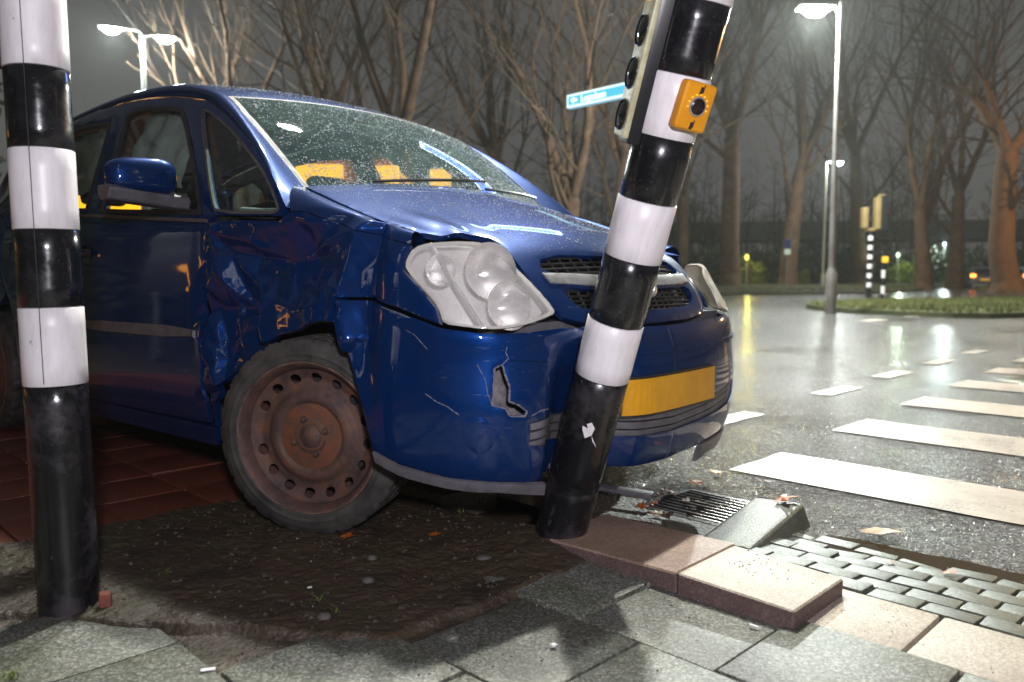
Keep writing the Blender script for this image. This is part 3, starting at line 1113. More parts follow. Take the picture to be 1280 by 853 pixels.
def cdt(outer, holes, h):
    """triangulate outer minus holes in metric 2D, grid spacing h"""
    loops = [resample(outer, h)] + [resample(q, h) for q in holes]
    pts, edges = [], []
    for L in loops:
        n0 = len(pts)
        pts += [tuple(p) for p in L]
        edges += [(n0 + i, n0 + (i + 1) % len(L)) for i in range(len(L))]
    B = np.array(pts)
    lo, hi = B.min(0), B.max(0)
    gx, gy = np.meshgrid(np.arange(lo[0] + h / 2, hi[0], h), np.arange(lo[1] + h / 2, hi[1], h * .866))
    gx = gx + (np.arange(gx.shape[0]) % 2)[:, None] * h / 2
    G = np.stack([gx.ravel(), gy.ravel()], 1)
    ok = inside(G, loops[0])
    for L in loops[1:]:
        ok &= ~inside(G, L)
    G = G[ok]
    if len(G):
        d = np.full(len(G), 9.)
        for k in range(0, len(B), 200):
            d = np.minimum(d, np.sqrt(((G[:, None] - B[None, k:k + 200]) ** 2).sum(-1)).min(1))
        G = G[d > h * .45]
    allp = [Vector(p) for p in pts] + [Vector((float(a), float(b))) for a, b in G]
    vo, eo, fo, *_ = delaunay_2d_cdt(allp, edges, [], 0, 1e-6)
    Vt = np.array([(v.x, v.y) for v in vo])
    T = np.array([f for f in fo if len(f) == 3])
    cen = Vt[T].mean(1)
    ok = inside(cen, loops[0])
    for L in loops[1:]:
        ok &= ~inside(cen, L)
    return Vt, T[ok]


def orient_and_rim(P, T, outw, thick, edge_drop=.0015):
    """orient triangles along outw(P) and add a turned-in rim on every boundary"""
    e1, e2 = P[T[:, 1]] - P[T[:, 0]], P[T[:, 2]] - P[T[:, 0]]
    fn = np.cross(e1, e2)
    if (fn * outw(P[T].mean(1))).sum() < 0:
        T = T[:, ::-1]
        fn = -fn
    N = np.zeros_like(P)
    for k in range(3):
        np.add.at(N, T[:, k], fn)
    N /= np.linalg.norm(N, axis=1)[:, None] + 1e-12
    V = P.copy()
    F = [tuple(t) for t in T]
    if thick:
        cnt = {}
        for t in T:
            for a, b in ((t[0], t[1]), (t[1], t[2]), (t[2], t[0])):
                cnt[(a, b)] = 1
        bd = [(a, b) for (a, b) in cnt if (b, a) not in cnt]
        bv = sorted({i for e in bd for i in e})
        idx = {v: len(V) + i for i, v in enumerate(bv)}
        V[bv] -= N[bv] * edge_drop
        V = np.vstack([V, V[bv] - N[bv] * thick])
        F += [(b, a, idx[a], idx[b]) for a, b in bd]
    return V, F, N


CEN = np.array([-1.0, 0, .6])


def panel(name, surf, outline, material, parent, holes=(), h=.02, thick=.012, disp=None, off=0., mirror=False, angle=38, metric=False):
    us, ss = TAB[surf]
    tm = lambda poly: [(float(np.interp(p[0], us, ss)), p[1]) for p in poly]
    Vt, T = cdt(tm(outline), [tm(q) for q in holes], h)
    u = np.interp(Vt[:, 0], ss, us)
    P = FN[surf](u, Vt[:, 1])
    if off:
        e = 1e-3
        Nn = np.cross(FN[surf](u + e, Vt[:, 1]) - FN[surf](u - e, Vt[:, 1]), FN[surf](u, Vt[:, 1] + e) - FN[surf](u, Vt[:, 1] - e))
        Nn /= np.linalg.norm(Nn, axis=1)[:, None] + 1e-12
        s = np.sign((Nn * (P - CEN)).sum())
        P = P + Nn * s * off
    if disp is not None:
        P = disp(P)
    if mirror:
        P = P * [1, -1, 1]
    V, F, _ = orient_and_rim(P, T, lambda c: c - CEN, thick)
    return obj(name, V, F, material, parent, angle=angle)


def sym(poly):
    """half outline (front centre at y=0) mirrored over y for the hood / green sheets"""
    return list(poly) + [(t, -y) for t, y in reversed(poly) if abs(y) > 1e-6]


# ------------------------------------------------------------------ crash damage
def sstep(a, b, x):
    t = np.clip((x - a) / (b - a), 0, 1)
    return t * t * (3 - 2 * t)


def ridge(P, f, seed):
    out = np.empty(len(P))
    for i, p in enumerate(P):
        out[i] = abs(noise.noise(Vector((p[0] * f + seed, p[1] * f * .6, p[2] * f + seed * 1.7))))
    return out


def vor(P, f, seed):
    out = np.empty(len(P))
    for i, p in enumerate(P):
        d, _ = noise.voronoi(Vector((p[0] * f + seed, p[1] * f * .5, p[2] * f * .9 + seed)))
        out[i] = d[1] - d[0]
    return out


class Folds:
    """piecewise-linear creases: random depths at scattered (x, z) points, joined by triangles"""

    def __init__(self, seed, n, lo, hi, amp, edge=.06):
        rng = random.Random(seed)
        pts = [(rng.uniform(lo[0], hi[0]), rng.uniform(lo[1], hi[1])) for _ in range(n)]
        pts += [(lo[0] - edge, lo[1] - edge), (hi[0] + edge, lo[1] - edge), (hi[0] + edge, hi[1] + edge), (lo[0] - edge, hi[1] + edge)]
        self.h = [rng.choice((-1, 1)) * amp * rng.uniform(.35, 1) for _ in range(n)] + [0] * 4
        vo, eo, fo, ov, *_ = delaunay_2d_cdt([Vector(q_) for q_ in pts], [], [], 0, 1e-6)
        self.P = np.array([(v.x, v.y) for v in vo])
        self.H = np.array([self.h[o[0]] for o in ov])
        self.T = [f for f in fo if len(f) == 3]

    def __call__(self, x, z):
        out = np.zeros(len(x))
        for a, b, c in self.T:
            A, B, D = self.P[a], self.P[b], self.P[c]
            den = (B[1] - D[1]) * (A[0] - D[0]) + (D[0] - B[0]) * (A[1] - D[1])
            if abs(den) < 1e-12:
                continue
            l1 = ((B[1] - D[1]) * (x - D[0]) + (D[0] - B[0]) * (z - D[1])) / den
            l2 = ((D[1] - A[1]) * (x - D[0]) + (A[0] - D[0]) * (z - D[1])) / den
            l3 = 1 - l1 - l2
            k = (l1 >= -1e-9) & (l2 >= -1e-9) & (l3 >= -1e-9)
            out[k] = l1[k] * self.H[a] + l2[k] * self.H[b] + l3[k] * self.H[c]
        return out


FOLD1 = Folds(21, 30, (-.55, .40), (.32, .98), .040)
FOLD2 = Folds(8, 100, (-.55, .42), (.30, .98), .011)
FOLD3 = Folds(15, 420, (-.55, .42), (.30, .98), .0018)
FOLD4 = Folds(33, 60, (-.55, .40), (.32, .98), .02)


def crumple(P):
    P = P.copy()
    x, y, z = P[:, 0].copy(), P[:, 1], P[:, 2].copy()
    m = sstep(-.58, -.40, x) * (1 - sstep(.30, .44, x)) * sstep(.36, .54, z) * (1 - sstep(.91, 1.0, z)) * (y < -.3)
    m = np.maximum(m, .45 * sstep(-.58, -.47, x) * (1 - sstep(-.40, -.25, x)) * (1 - sstep(.9, .98, z)) * (y < -.3))
    ix = np.where(m > .003)[0]
    if len(ix):
        w = m[ix]
        xx, zz = x[ix], z[ix]
        big = .060 * np.exp(-(((xx + .05) / .28) ** 2 + ((zz - .74) / .16) ** 2))
        d = big + FOLD1(xx, zz) + FOLD2(xx, zz) + FOLD3(xx, zz)
        P[ix, 1] += w * (d + .012)
        P[ix, 0] += w * FOLD4(xx, zz) * .8
        P[ix, 2] += w * FOLD4(zz - .3, xx + .55) * .8
    # light waviness everywhere else on the wing and bumper end
    m2 = sstep(.15, .3, x) * (y < -.5) * (1 - m)
    ix = np.where(m2 > .05)[0]
    if len(ix):
        P[ix, 1] += m2[ix] * .010 * (ridge(P[ix], 3.5, 2.2) - .2)
    return P


AX0 = np.array([.142, 2.31, .02])
AXD = np.array([.292, -.38, 1.385])
AXD = AXD / np.linalg.norm(AXD)
FW = np.array([math.cos(CART), -math.sin(CART), 0])
LW = np.array([math.sin(CART), math.cos(CART), 0])


def to_world(P):
    return np.array([CARX, CARY, 0]) + P[:, :1] * FW + P[:, 1:2] * LW + P[:, 2:] * np.array([0, 0, 1.])


def bumper_disp(P):
    P = crumple(P)
    for _ in range(14):       # push skin back until it clears the leaning post
        W = to_world(P)
        r = W - AX0
        s = r @ AXD
        rad = r - s[:, None] * AXD
        dist = np.linalg.norm(rad, axis=1)
        # points in front of (camera side of) or inside the post have to move back
        ahead = rad @ FW
        lat = np.sqrt(np.maximum(dist ** 2 - ahead ** 2, 0))
        need = np.clip(ahead + np.sqrt(np.maximum(.083 ** 2 - lat ** 2, 0)), 0, None) * (lat < .083)
        if need.max() < 1e-3:
            break
        P[:, 0] -= need
    return P


def soft_dent(P):
    """broad dint around the post, then exact clearance"""
    W = to_world(P)
    r = W - AX0
    s = r @ AXD
    rad = r - s[:, None] * AXD
    ahead = rad @ FW
    side = np.cross(np.tile(AXD, (len(P), 1)), np.tile(FW, (len(P), 1)))
    side /= np.linalg.norm(side, axis=1)[:, None]
    lat = np.abs((rad * side).sum(1))
    need = np.clip(ahead + .083, 0, .3)
    P = P.copy()
    fall = np.where(lat < .06, 1, np.exp(-((lat - .06) / .085) ** 2))
    P[:, 0] -= need * fall
    # ragged wrinkles in the dint
    ix = np.where(fall > .05)[0]
    if len(ix):
        P[ix, 0] -= fall[ix] * .012 * vor(P[ix], 9, 2.)
    return bumper_disp(P)


# ------------------------------------------------------------------ body panels
def body_panels():
    # front wing: crumpled side plus the shoulder up to the bonnet
    wing = [(8.04, .962), (7.644, .958), (7.26, .948), (7.10, .975), (6.9, .972), (6.0, .925), (5.4, .885), (5.02, .866), (5.075, .832), (5.06, .798), (4.76, .745), (4.47, .70), (4.36, .659),
            (4.79, .68), (5.046, .696), (5.529, .724), (5.984, .725), (6.12, .66), (6.54, .655), (7.224, .607), (7.663, .522), (7.893, .428), (7.985, .356), (8.02, .275)]
    w = panel('front_wing', 'wrap', wing, PAINT, car, h=.0075, disp=crumple, thick=.02, angle=55)
    # shoulder loft between wing top edge and bonnet edge
    lo = wrap(np.array([7.10, 6.9, 6.45, 6.0, 5.7, 5.4, 5.02]), np.array([.977, .973, .95, .927, .907, .887, .868]))
    hi = np.array([(-.20, -.655, 1.078), (-.10, -.662, 1.045), (.03, -.668, 1.0), (.13, -.675, .968), (.22, -.68, .937), (.31, -.682, .909), (.40, -.67, .887)])
    ts = np.linspace(0, 6, 90)
    lo, hi = crv(ts, lo), crv(ts, hi)
    V, F = [], []
    m = 16
    for a, b in zip(lo, hi):
        for k in range(m + 1):
            f = k / m
            p = a * (1 - f) + b * f
            p = p + np.array([0, -.35, 1.]) * .030 * math.sin(math.pi * f) * (1 - .3 * f)
            V.append(p)
    V = crumple(np.array(V))
    kn = len(V)
    for i in range(len(ts) - 1):
        for k in range(m):
            q = i * (m + 1) + k
            F.append((q, q + m + 1, q + m + 2, q + 1))
    # inner lip along the bonnet gap
    L0 = len(V)
    V = np.vstack([V, V[[i * (m + 1) + m for i in range(len(ts))]] - [0, -.012, .035]])
    for i in range(len(ts) - 1):
        F.append((i * (m + 1) + m, (i + 1) * (m + 1) + m, L0 + i + 1, L0 + i))
    obj('wing_shoulder', V, F, PAINT, car, angle=55)
    Vm = V * [1, -1, 1]
    obj('wing_shoulder', Vm, [f[::-1] for f in F], PAINT, car, angle=30)
    panel('front_wing', 'wrap', wing, PAINT, car, h=.03, mirror=True)

    # bumper skin, right half cracked and dinted, left half plain
    top = [(5.95, .716), (5.527, .714), (5.043, .684), (4.76, .668), (4.307, .647), (3.49, .634), (2.668, .635), (2.02, .642), (1, .633), (0, .630)]
    bot = [(0, .205), (1, .215), (2.212, .226), (3.27, .241), (4.251, .253), (5.053, .279), (5.409, .307), (5.514, .4), (5.672, .508), (5.842, .65)]
    crack = [(3.32, .545), (3.165, .554), (3.124, .53), (3.043, .496), (3.063, .459), (2.896, .448), (2.75, .43), (2.78, .418), (3.05, .420), (3.136, .441), (3.374, .45), (3.356, .491)]
    intake_r = [(0.0, .372), (1.3, .388), (2.25, .408), (2.70, .400), (2.69, .335), (1.5, .315), (0.0, .300)]
    outr = top + [(0, .372), (1.3, .388), (2.25, .408), (2.70, .400), (2.69, .335), (1.5, .315), (0.0, .300)] + bot
    panel('bumper', 'wrap', outr, PAINT, car, holes=[crack], h=.011, disp=soft_dent, thick=.014)
    outl = [(0, .630), (1, .633), (2.02, .642), (2.668, .635), (3.49, .634), (4.307, .647), (4.76, .668), (5.043, .684), (5.527, .714), (5.95, .716)] + bot[::-1] + \
           [(0, .300), (1.5, .315), (2.69, .335), (2.70, .400), (2.25, .408), (1.3, .388), (0, .372)]
    panel('bumper', 'wrap', outl, PAINT, car, h=.02, mirror=True)
    # blanking plate in the corner of the bumper
    fb = panel('fog_lamp_blank', 'wrap', round_poly([(4.0, .424), (3.35, .416), (3.37, .320), (3.87, .331)], 2), PAINT, car, h=.012, off=.004, thick=.006, disp=soft_dent)
    # bumper upper ledge (step) over the intake
    for s in (1, -1):
        panel('bumper_ledge', 'wrap', [(0, .560), (1.2, .562), (2.3, .565), (3.0, .572), (3.05, .566), (2.3, .555), (1.2, .551), (0, .549)], PAINT, car, h=.02, off=.010, thick=.012, mirror=s < 0, disp=soft_dent if s > 0 else None)
    # lower intake slats
    for s in (1, -1):
        panel('intake_backing', 'wrap', [(0, .385), (2.75, .415), (2.75, .32), (0, .288)], DARK, car, h=.04, off=-.035, thick=0, mirror=s < 0, disp=soft_dent if s > 0 else None)
        for k in range(3):
            d = .026 * k
            panel('intake_slat', 'wrap', [(0, .366 - d), (1.3, .382 - d), (2.25, .401 - d), (2.66, .395 - d), (2.66, .377 - d), (2.25, .381 - d), (1.3, .362 - d), (0, .346 - d)], GREYP, car,
                  h=.018, off=-.004 - .003 * k, thick=.015, mirror=s < 0, disp=soft_dent if s > 0 else None)
    # grey lower lip, scraped
    lipR = [(5.411, .303), (5.059, .272), (4.256, .249), (3.27, .238), (2.35, .224), (2.32, .190), (3.256, .212), (3.7, .214), (4.278, .222), (5.076, .246), (5.39, .275)]
    panel('lower_lip', 'wrap', lipR, GREYP, car, h=.016, off=.006, thick=.012, disp=bumper_disp)
    lipL = [(4.6, .262), (4.256, .249), (3.27, .238), (2.205, .222), (1.0, .212), (1.0, .15), (1.4, .165), (2.158, .16), (3.256, .185), (4.278, .212), (4.6, .23)]
    panel('lower_lip', 'wrap', lipL, GREYP, car, h=.02, off=.006, thick=.012, mirror=True)
    # pale torn edges and scratches on the bumper skin
    PRIM = mat('bare_primer', (.20, .20, .23), .6, var=(.09, .10, .14), scale=60)
    sc_ = MB()

    def strip(uz, r0, closed=False):
        P = np.array(uz + ([uz[0]] if closed else []), float)
        tt = np.linspace(0, len(P) - 1, 8 * (len(P) - 1) + 1)
        U = np.interp(tt, range(len(P)), P[:, 0])
        Z_ = np.interp(tt, range(len(P)), P[:, 1])
        Q = soft_dent(wrap(U, Z_))
        rng_ = random.Random(3)
        sc_.tube([tuple(p_) for p_ in Q], [r0 * rng_.uniform(.3, 1.3) for _ in Q], 5)
    strip(crack, .0026, True)
    strip([(3.07, .60), (3.10, .585), (3.05, .57), (3.16, .555)], .0014)
    strip([(3.66, .555), (3.5, .515), (3.46, .48), (3.374, .45)], .0013)
    strip([(4.6, .476), (4.4, .457), (4.2, .446), (3.98, .425)], .0016)
    strip([(4.95, .64), (4.8, .628), (4.62, .60), (4.57, .592)], .0012)
    strip([(5.35, .70), (5.1, .685), (4.9, .672)], .0018)
    strip([(2.66, .418), (2.5, .428), (2.3, .43)], .0022)
    sc_.build('scratch', PRIM, car)
    # crash beam seen through the crack
    V, F = [], []
    us = np.linspace(0.3, 4.6, 30)
    for z_, o_ in ((.36, .05), (.40, .035), (.50, .035), (.56, .05), (.62, .05)):
        V += list(wrap(us, np.full(30, z_)) - np.array([o_ + .02, -o_ * .5, 0]))
    for r_ in range(4):
        for i in range(29):
            F.append((r_ * 30 + i, r_ * 30 + i + 1, (r_ + 1) * 30 + i + 1, (r_ + 1) * 30 + i))
    obj('bumper_foam', soft_dent(np.array(V) - [.012, 0, 0]), F, mat('grey_foam', (.20, .18, .19), .8, var=(.07, .06, .065), scale=22, bump=.5), car)

    # bonnet with the grille cut into its nose
    he = [(.93, 0), (.93, -.3), (.95, -.50), (1.0, -.640), (1.35, -.650), (2.2, -.663), (2.9, -.668), (3.5, -.666), (4.05, -.650), (4.22, -.60), (4.22, -.54), (4.28, -.488), (4.45, -.462), (4.8, -.458), (5.983, -.467),
          (6.863, -.457), (7.889, -.441), (8.35, -.425), (8.72, -.36), (9.0, -.2), (9.05, 0)]
    up = round_poly([(5.40, -.365), (5.52, -.10), (5.54, 0.0), (5.54, .10), (5.40, .365), (6.20, .415), (6.42, .2), (6.46, 0), (6.42, -.2), (6.20, -.415)], 1)
    lw = round_poly([(6.80, -.375), (6.98, -.24), (7.04, 0), (6.98, .24), (6.80, .375), (7.6, .365), (8.1, .31), (8.3, 0), (8.1, -.31), (7.6, -.365)], 1)

    def hood_bend(P):
        P = P.copy()
        x, y = P[:, 0], P[:, 1]
        # front right corner of the bonnet is buckled upwards
        k = np.exp(-(((x - .36) / .13) ** 2 + ((y + .58) / .12) ** 2))
        P[:, 2] += .012 * k + .004 * k * np.sin(y * 55)
        return P
    hl_ = [(.93, 0), (.93, -.3), (.95, -.50), (1.0, -.640), (1.35, -.650), (2.2, -.663), (2.9, -.668), (3.5, -.666), (4.2, -.655), (4.9, -.62), (5.3, -.575), (5.8, -.535), (6.5, -.50), (7.2, -.475), (7.889, -.45), (8.35, -.425), (8.72, -.36), (9.0, -.2), (9.05, 0)]
    full = he + [(t, -y) for t, y in reversed(hl_) if abs(y) > 1e-6]
    bon = panel('bonnet', 'hood', full, PAINT, car, holes=[up, lw], h=.015, thick=.016, disp=hood_bend)
    # grille mesh behind
    gm = MB()
    for t0, t1, yy in ((5.4, 6.5, .42), (6.8, 8.3, .38)):
        for t in np.linspace(t0, t1, 6 if t0 < 6 else 7):
            y_ = np.linspace(-yy, yy, 25)
            P = hood(np.full(25, t), y_) - np.array([.022, 0, 0])
            gm.tube([tuple(p) for p in P], .0042, 5)
        for y_ in np.linspace(-yy, yy, 19):
            tt = np.linspace(t0, t1, 6)
            P = hood(tt, np.full(6, y_)) - np.array([.026, 0, 0])
            gm.tube([tuple(p) for p in P], .0035, 4)
    gm.build('grille_mesh', BLACKP, car)
    panel('grille_backing', 'hood', [(5.2, -.43), (5.2, .43), (8.5, .40), (8.5, -.40)], DARK, car, h=.05, off=-.05, thick=0)
    # chrome bar and round badge
    bar = [(6.215, -.414), (6.40, -.2), (6.45, 0), (6.40, .2), (6.215, .414), (6.62, .406), (6.84, .24), (6.93, 0), (6.84, -.24), (6.62, -.406)]
    panel('grille_bar', 'hood', bar, CHROME, car, h=.014, off=.006, thick=.016)
    bc_ = hood(np.array([6.68]), np.array([0.]))[0] + np.array([.012, 0, .008])
    M = Matrix.Translation(Vector(bc_)) @ Matrix.Rotation(R(55), 4, 'Y')
    ring = []
    for k in range(13):
        t = 2 * math.pi * k / 12
        ring.append((.062 + .009 * math.cos(t), .007 * math.sin(t)))
    bd = MB().lathe(ring, 40, M).build('badge', CHROME, car)
    # lightning bar through the ring
    zz = [(-.075, .004), (-.012, .012), (-.016, -.004), (.075, -.004), (.012, -.012), (.016, .004)]
    V = [M @ Vector((b_, a_, h_)) for h_ in (-.003, .005) for a_, b_ in zz]
    obj('badge_bolt', V, [(0, 1, 2, 3, 4, 5)[::-1], (6, 7, 8, 9, 10, 11)] + [(i, (i + 1) % 6, 6 + (i + 1) % 6, 6 + i) for i in range(6)], CHROME, bd, smooth=False)
    # dark slam panel in the gap under the bonnet edge and over the bumper
    V, F = [], []
    for sx in (-1, 1):
        pass
    sl = MB()
    sl.box((.60, 0, .635), (.16, 1.16, .04))
    sl.box((.42, 0, .80), (.10, 1.24, .10))
    sl.build('slam_panel', GREYP, car)
    ib = MB()
    ib.box((.18, 0, .66), (.52, 1.10, .36))
    ib.box((.50, 0, .50), (.18, 1.0, .24))
    ib.build('engine_block', DARK, car)


body_panels()


# ------------------------------------------------------------------ headlights
LENS2 = glass_mat('milky_lens', (.9, .88, .84), .92, (.60, .56, .48), .3, 6, -.6)


def headlight(mirror):
    s = -1 if mirror else 1
    ol = round_poly([(4.963, .858), (4.76, .870), (4.108, .875), (3.161, .866), (2.70, .838), (2.31, .763), (2.075, .692), (2.125, .677), (2.885, .648), (3.49, .645), (4.29, .659), (4.415, .706), (4.70, .751), (5.01, .798), (5.03, .825)], 1)
    if mirror:
        ol = round_poly([(4.95, .825), (4.76, .832), (4.108, .830), (3.2, .802), (2.7, .765), (2.38, .715), (2.15, .680), (2.2, .666), (2.885, .648), (3.49, .645), (4.29, .659), (4.415, .706), (4.70, .751), (5.0, .790)], 1)
    us, ss = TAB['wrap']
    root = panel('headlight', 'wrap', ol, LENS2 if mirror else LENS, car, h=.014, off=.004, thick=.010, mirror=mirror)
    # rim strip of the lens: slightly thicker yellowed edge
    big = [np.array(p) for p in ol]
    c = np.mean(big, axis=0)
    inner = [tuple(p + (c - p) * np.array([.045, .06])) for p in big]
    panel('lens_rim', 'wrap', ol, mat('yellowed_lens_edge', (.42, .40, .36), .25, coat=.5), root, holes=[inner], h=.012, off=.0005, thick=.004, mirror=mirror)
    # housing bowl: offset surface pushed deep inside
    panel('headlight_housing', 'wrap', ol, BEZEL, root, h=.014, thick=0, mirror=mirror, off=-.012, disp=lambda P: P + np.array([-.062, .036, 0]))
    # reflector bowls
    def bowl(u, z, r, depth, tilt, name, m_):
        p = wrap(np.array([u]), np.array([z]))[0]
        d = Vector((.93, -.33, .14)).normalized()
        M = Matrix.Translation(Vector(p) - d * .058) @ d.to_track_quat('Z', 'Y').to_matrix().to_4x4()
        prof = [(r, depth), (r * .97, depth * .96), (r * .86, depth * .66), (r * .66, depth * .30), (r * .40, depth * .02), (r * .2, -.012), (.001, -.016)]
        if mirror:
            M = Matrix.Scale(-1, 4, (0, 1, 0)) @ M
        return MB().lathe(prof, 32, M).build(name, m_, root)
    if mirror:
        return
    bowl(3.30, .795, .078, .062, 0, 'reflector_bowl', REFLECTOR)
    bowl(2.92, .705, .066, .054, 0, 'reflector_bowl', REFLECTOR)
    bowl(4.42, .80, .044, .044, 0, 'indicator_bowl', REFLECTOR)
    # bright divider rib between indicator and main lamp
    q = wrap(np.interp(np.linspace(0, 3, 14), range(4), [4.74, 4.257, 3.865, 3.54]), np.interp(np.linspace(0, 3, 14), range(4), [.868, .783, .71, .650]))
    q = q * [1, s, 1] - np.array([.010, -.008 * s, 0])
    rb = MB()
    rb.tube([tuple(p) for p in q], .006, 6)
    q2 = q - np.array([.035, -.02 * s, 0])
    V = [tuple(p) for p in q] + [tuple(p) for p in q2]
    rb.add(V, [(i, i + 1, 15 + i, 14 + i) for i in range(13)])
    rb.build('divider_rib', CHROME, root)


headlight(False)
headlight(True)


# ------------------------------------------------------------------ side: doors, frame, glass, pillars
def side(mirror):
    s = -1 if mirror else 1
    dmp = None if mirror else crumple
    h = .03 if mirror else .016
    fd = [(8.045, .958), (8.07, .283), (9.20, .270), (9.20, 1.038), (9.0, 1.02)]
    d = panel('front_door', 'wrap', fd, PAINT, car, h=h, disp=dmp, mirror=mirror)
    # grey rub strip with rounded ends, handle in its cup
    panel('rub_strip', 'wrap', round_poly([(8.10, .612), (9.17, .606), (9.17, .566), (8.10, .570)], 1), GREYP, d, h=.02, off=.010, thick=.012, disp=dmp, mirror=mirror)
    for uc, par in ((9.06, d),):
        p = wrap(np.array([uc]), np.array([.862]))[0] * [1, s, 1]
        M = Matrix.Translation(Vector(p)) @ Matrix.Rotation(R(90) * s, 4, 'X')
        MB().lathe([(.001, -.022), (.03, -.02), (.046, -.004), (.050, .003), (.047, .004)], 28, M).build('handle_cup', BLACKP, par)
        MB().tube([(p[0] + .07, p[1] - .004 * s, .875), (p[0] + .04, p[1] - .022 * s, .878), (p[0] - .06, p[1] - .022 * s, .880), (p[0] - .085, p[1] - .004 * s, .878)], [.010, .013, .013, .010], 8).build('door_handle', PAINT, par)
    rd = [(9.22, .270), (9.22, 1.04), (10.15, 1.075), (10.15, .80), (9.98, .66), (9.90, .52), (9.88, .40), (9.86, .275)]
    d2 = panel('rear_door', 'wrap', rd, PAINT, car, h=h, mirror=mirror)
    panel('rub_strip', 'wrap', round_poly([(9.25, .606), (9.86, .602), (9.86, .562), (9.25, .566)], 1), GREYP, d2, h=.03, off=.010, thick=.012, mirror=mirror)
    p = wrap(np.array([9.93]), np.array([.895]))[0] * [1, s, 1]
    M = Matrix.Translation(Vector(p)) @ Matrix.Rotation(R(90) * s, 4, 'X')
    MB().lathe([(.001, -.022), (.03, -.02), (.046, -.004), (.050, .003), (.047, .004)], 28, M).build('handle_cup', BLACKP, d2)
    qt = [(10.17, 1.08), (10.17, .80), (10.02, .655), (9.945, .52), (9.925, .40), (9.93, .28), (10.0, .19), (10.02, .19), (10.02, .32)]
    qp = [(10.17, 1.08), (10.17, .80), (10.05, .70)] + [(10.36 + .41 * math.cos(t) * 1.0, .30 + .37 * math.sin(t)) for t in np.linspace(R(112), R(-5), 12)] + [(11.0, .27), (12.0, .27), (13, .27), (13, .98), (12, 1.0), (11.2, 1.06)]
    panel('rear_quarter', 'wrap', qp, PAINT, car, h=.035, mirror=mirror)
    # sill
    panel('sill', 'wrap', [(8.03, .268), (8.06, .20), (9.88, .19), (9.86, .262)], PAINT, car, h=.03, off=-.004, thick=.03, mirror=mirror)
    # upper side frame with window apertures
    fr = [(8.05, .966), (8.02, .985), (7.24, .965), (7.20, 1.0), (7.49, 1.10), (7.86, 1.222), (8.20, 1.348), (8.41, 1.432), (8.70, 1.487), (9.0, 1.515), (9.4, 1.525), (10, 1.49), (10.6, 1.43), (11.1, 1.36), (11.55, 1.22), (11.6, 1.07), (11.2, 1.066), (10.15, 1.082), (9.2, 1.046), (9.0, 1.026)]
    tri = round_poly([(8.40, 1.398), (8.19, 1.316), (7.86, 1.192), (7.51, 1.080), (7.30, 1.0), (7.275, .978), (7.42, .976), (7.99, .992), (8.05, 1.028), (8.3, 1.263), (8.43, 1.39)], 1)
    dw = round_poly([(9.06, 1.462), (8.888, 1.470), (8.60, 1.428), (8.545, 1.39), (8.30, 1.177), (8.12, .998), (8.14, .992), (8.98, 1.040), (9.00, 1.05), (9.03, 1.297), (9.07, 1.44)], 1)
    rw = round_poly([(9.235, 1.450), (9.20, 1.43), (9.13, 1.06), (9.15, 1.05), (10.1, 1.10), (10.17, 1.12), (10.16, 1.40), (10.1, 1.43), (9.6, 1.46)], 1)
    qw = round_poly([(10.25, 1.40), (10.25, 1.13), (11.0, 1.13), (10.9, 1.30), (10.7, 1.36)], 1)
    f = panel('window_frame', 'wrap', fr, PAINT, car, holes=[tri, dw, rw, qw], h=.02, mirror=mirror, thick=.02)
    for i, w in enumerate((tri, dw, rw, qw)):
        g = panel('window', 'wrap', w, GLASS_SIDE, car, h=.05, off=-.012, thick=0, mirror=mirror)
        c = np.mean(np.array(w), axis=0)
        us, ss = TAB['wrap']
        A = np.array([(np.interp(q[0], us, ss), q[1]) for q in w])
        nn = len(A)
        tg = np.roll(A, -1, 0) - np.roll(A, 1, 0)
        nr = np.stack([-tg[:, 1], tg[:, 0]], 1)
        nr /= np.linalg.norm(nr, axis=1)[:, None]
        if ((A.mean(0) - A) * nr).sum() < 0:
            nr = -nr
        rim_i = A + nr * (.012 if i else .005)
        rim_o = A - nr * .004
        cv = lambda Q: [(float(np.interp(a, ss, us)), b) for a, b in Q]
        panel('window_rubber', 'wrap', cv(rim_o), BLACKP if i else TRIM, g, holes=[cv(rim_i)], h=.03, off=.003, thick=.012, mirror=mirror)
    # belt line strip
    panel('belt_strip', 'wrap', [(8.06, .972), (8.06, .960), (9.2, 1.030), (9.2, 1.042)], TRIM, f, h=.03, off=.008, thick=.01, mirror=mirror)
    # windscreen pillar and roof rail: strip from windscreen / roof edge to the side frame edge
    A = green(np.array([.70, 1.03, 2.04, 3.03, 4.0, 4.6, 5.4, 6.2, 7.0, 8.0, 9.0, 9.7]), np.array([-.655, -.642, -.632, -.622, -.598, -.592, -.585, -.575, -.565, -.555, -.545, -.53]))
    B = wrap(np.array([7.12, 7.20, 7.50, 7.87, 8.21, 8.42, 8.70, 9.0, 9.4, 10.0, 10.6, 11.1]), np.array([.985, 1.0, 1.102, 1.224, 1.350, 1.434, 1.489, 1.517, 1.527, 1.492, 1.432, 1.362]))
    ts = np.linspace(0, 11, 120)
    A, B = crv(ts, A) * [1, s, 1], crv(ts, B) * [1, s, 1]
    V, F = [], []
    m = 10
    for a, b in zip(A, B):
        out = np.array([.25, -.6 * s, .55])
        for k in range(m + 1):
            t = k / m
            V.append(a * (1 - t) + b * t + out * .020 * math.sin(math.pi * t))
    for i in range(len(ts) - 1):
        for k in range(m):
            q = i * (m + 1) + k
            F.append((q, q + 1, q + m + 2, q + m + 1) if s > 0 else (q, q + m + 1, q + m + 2, q + 1))
    obj('windscreen_pillar', V, F, PAINT, car, angle=30)


side(False)
side(True)

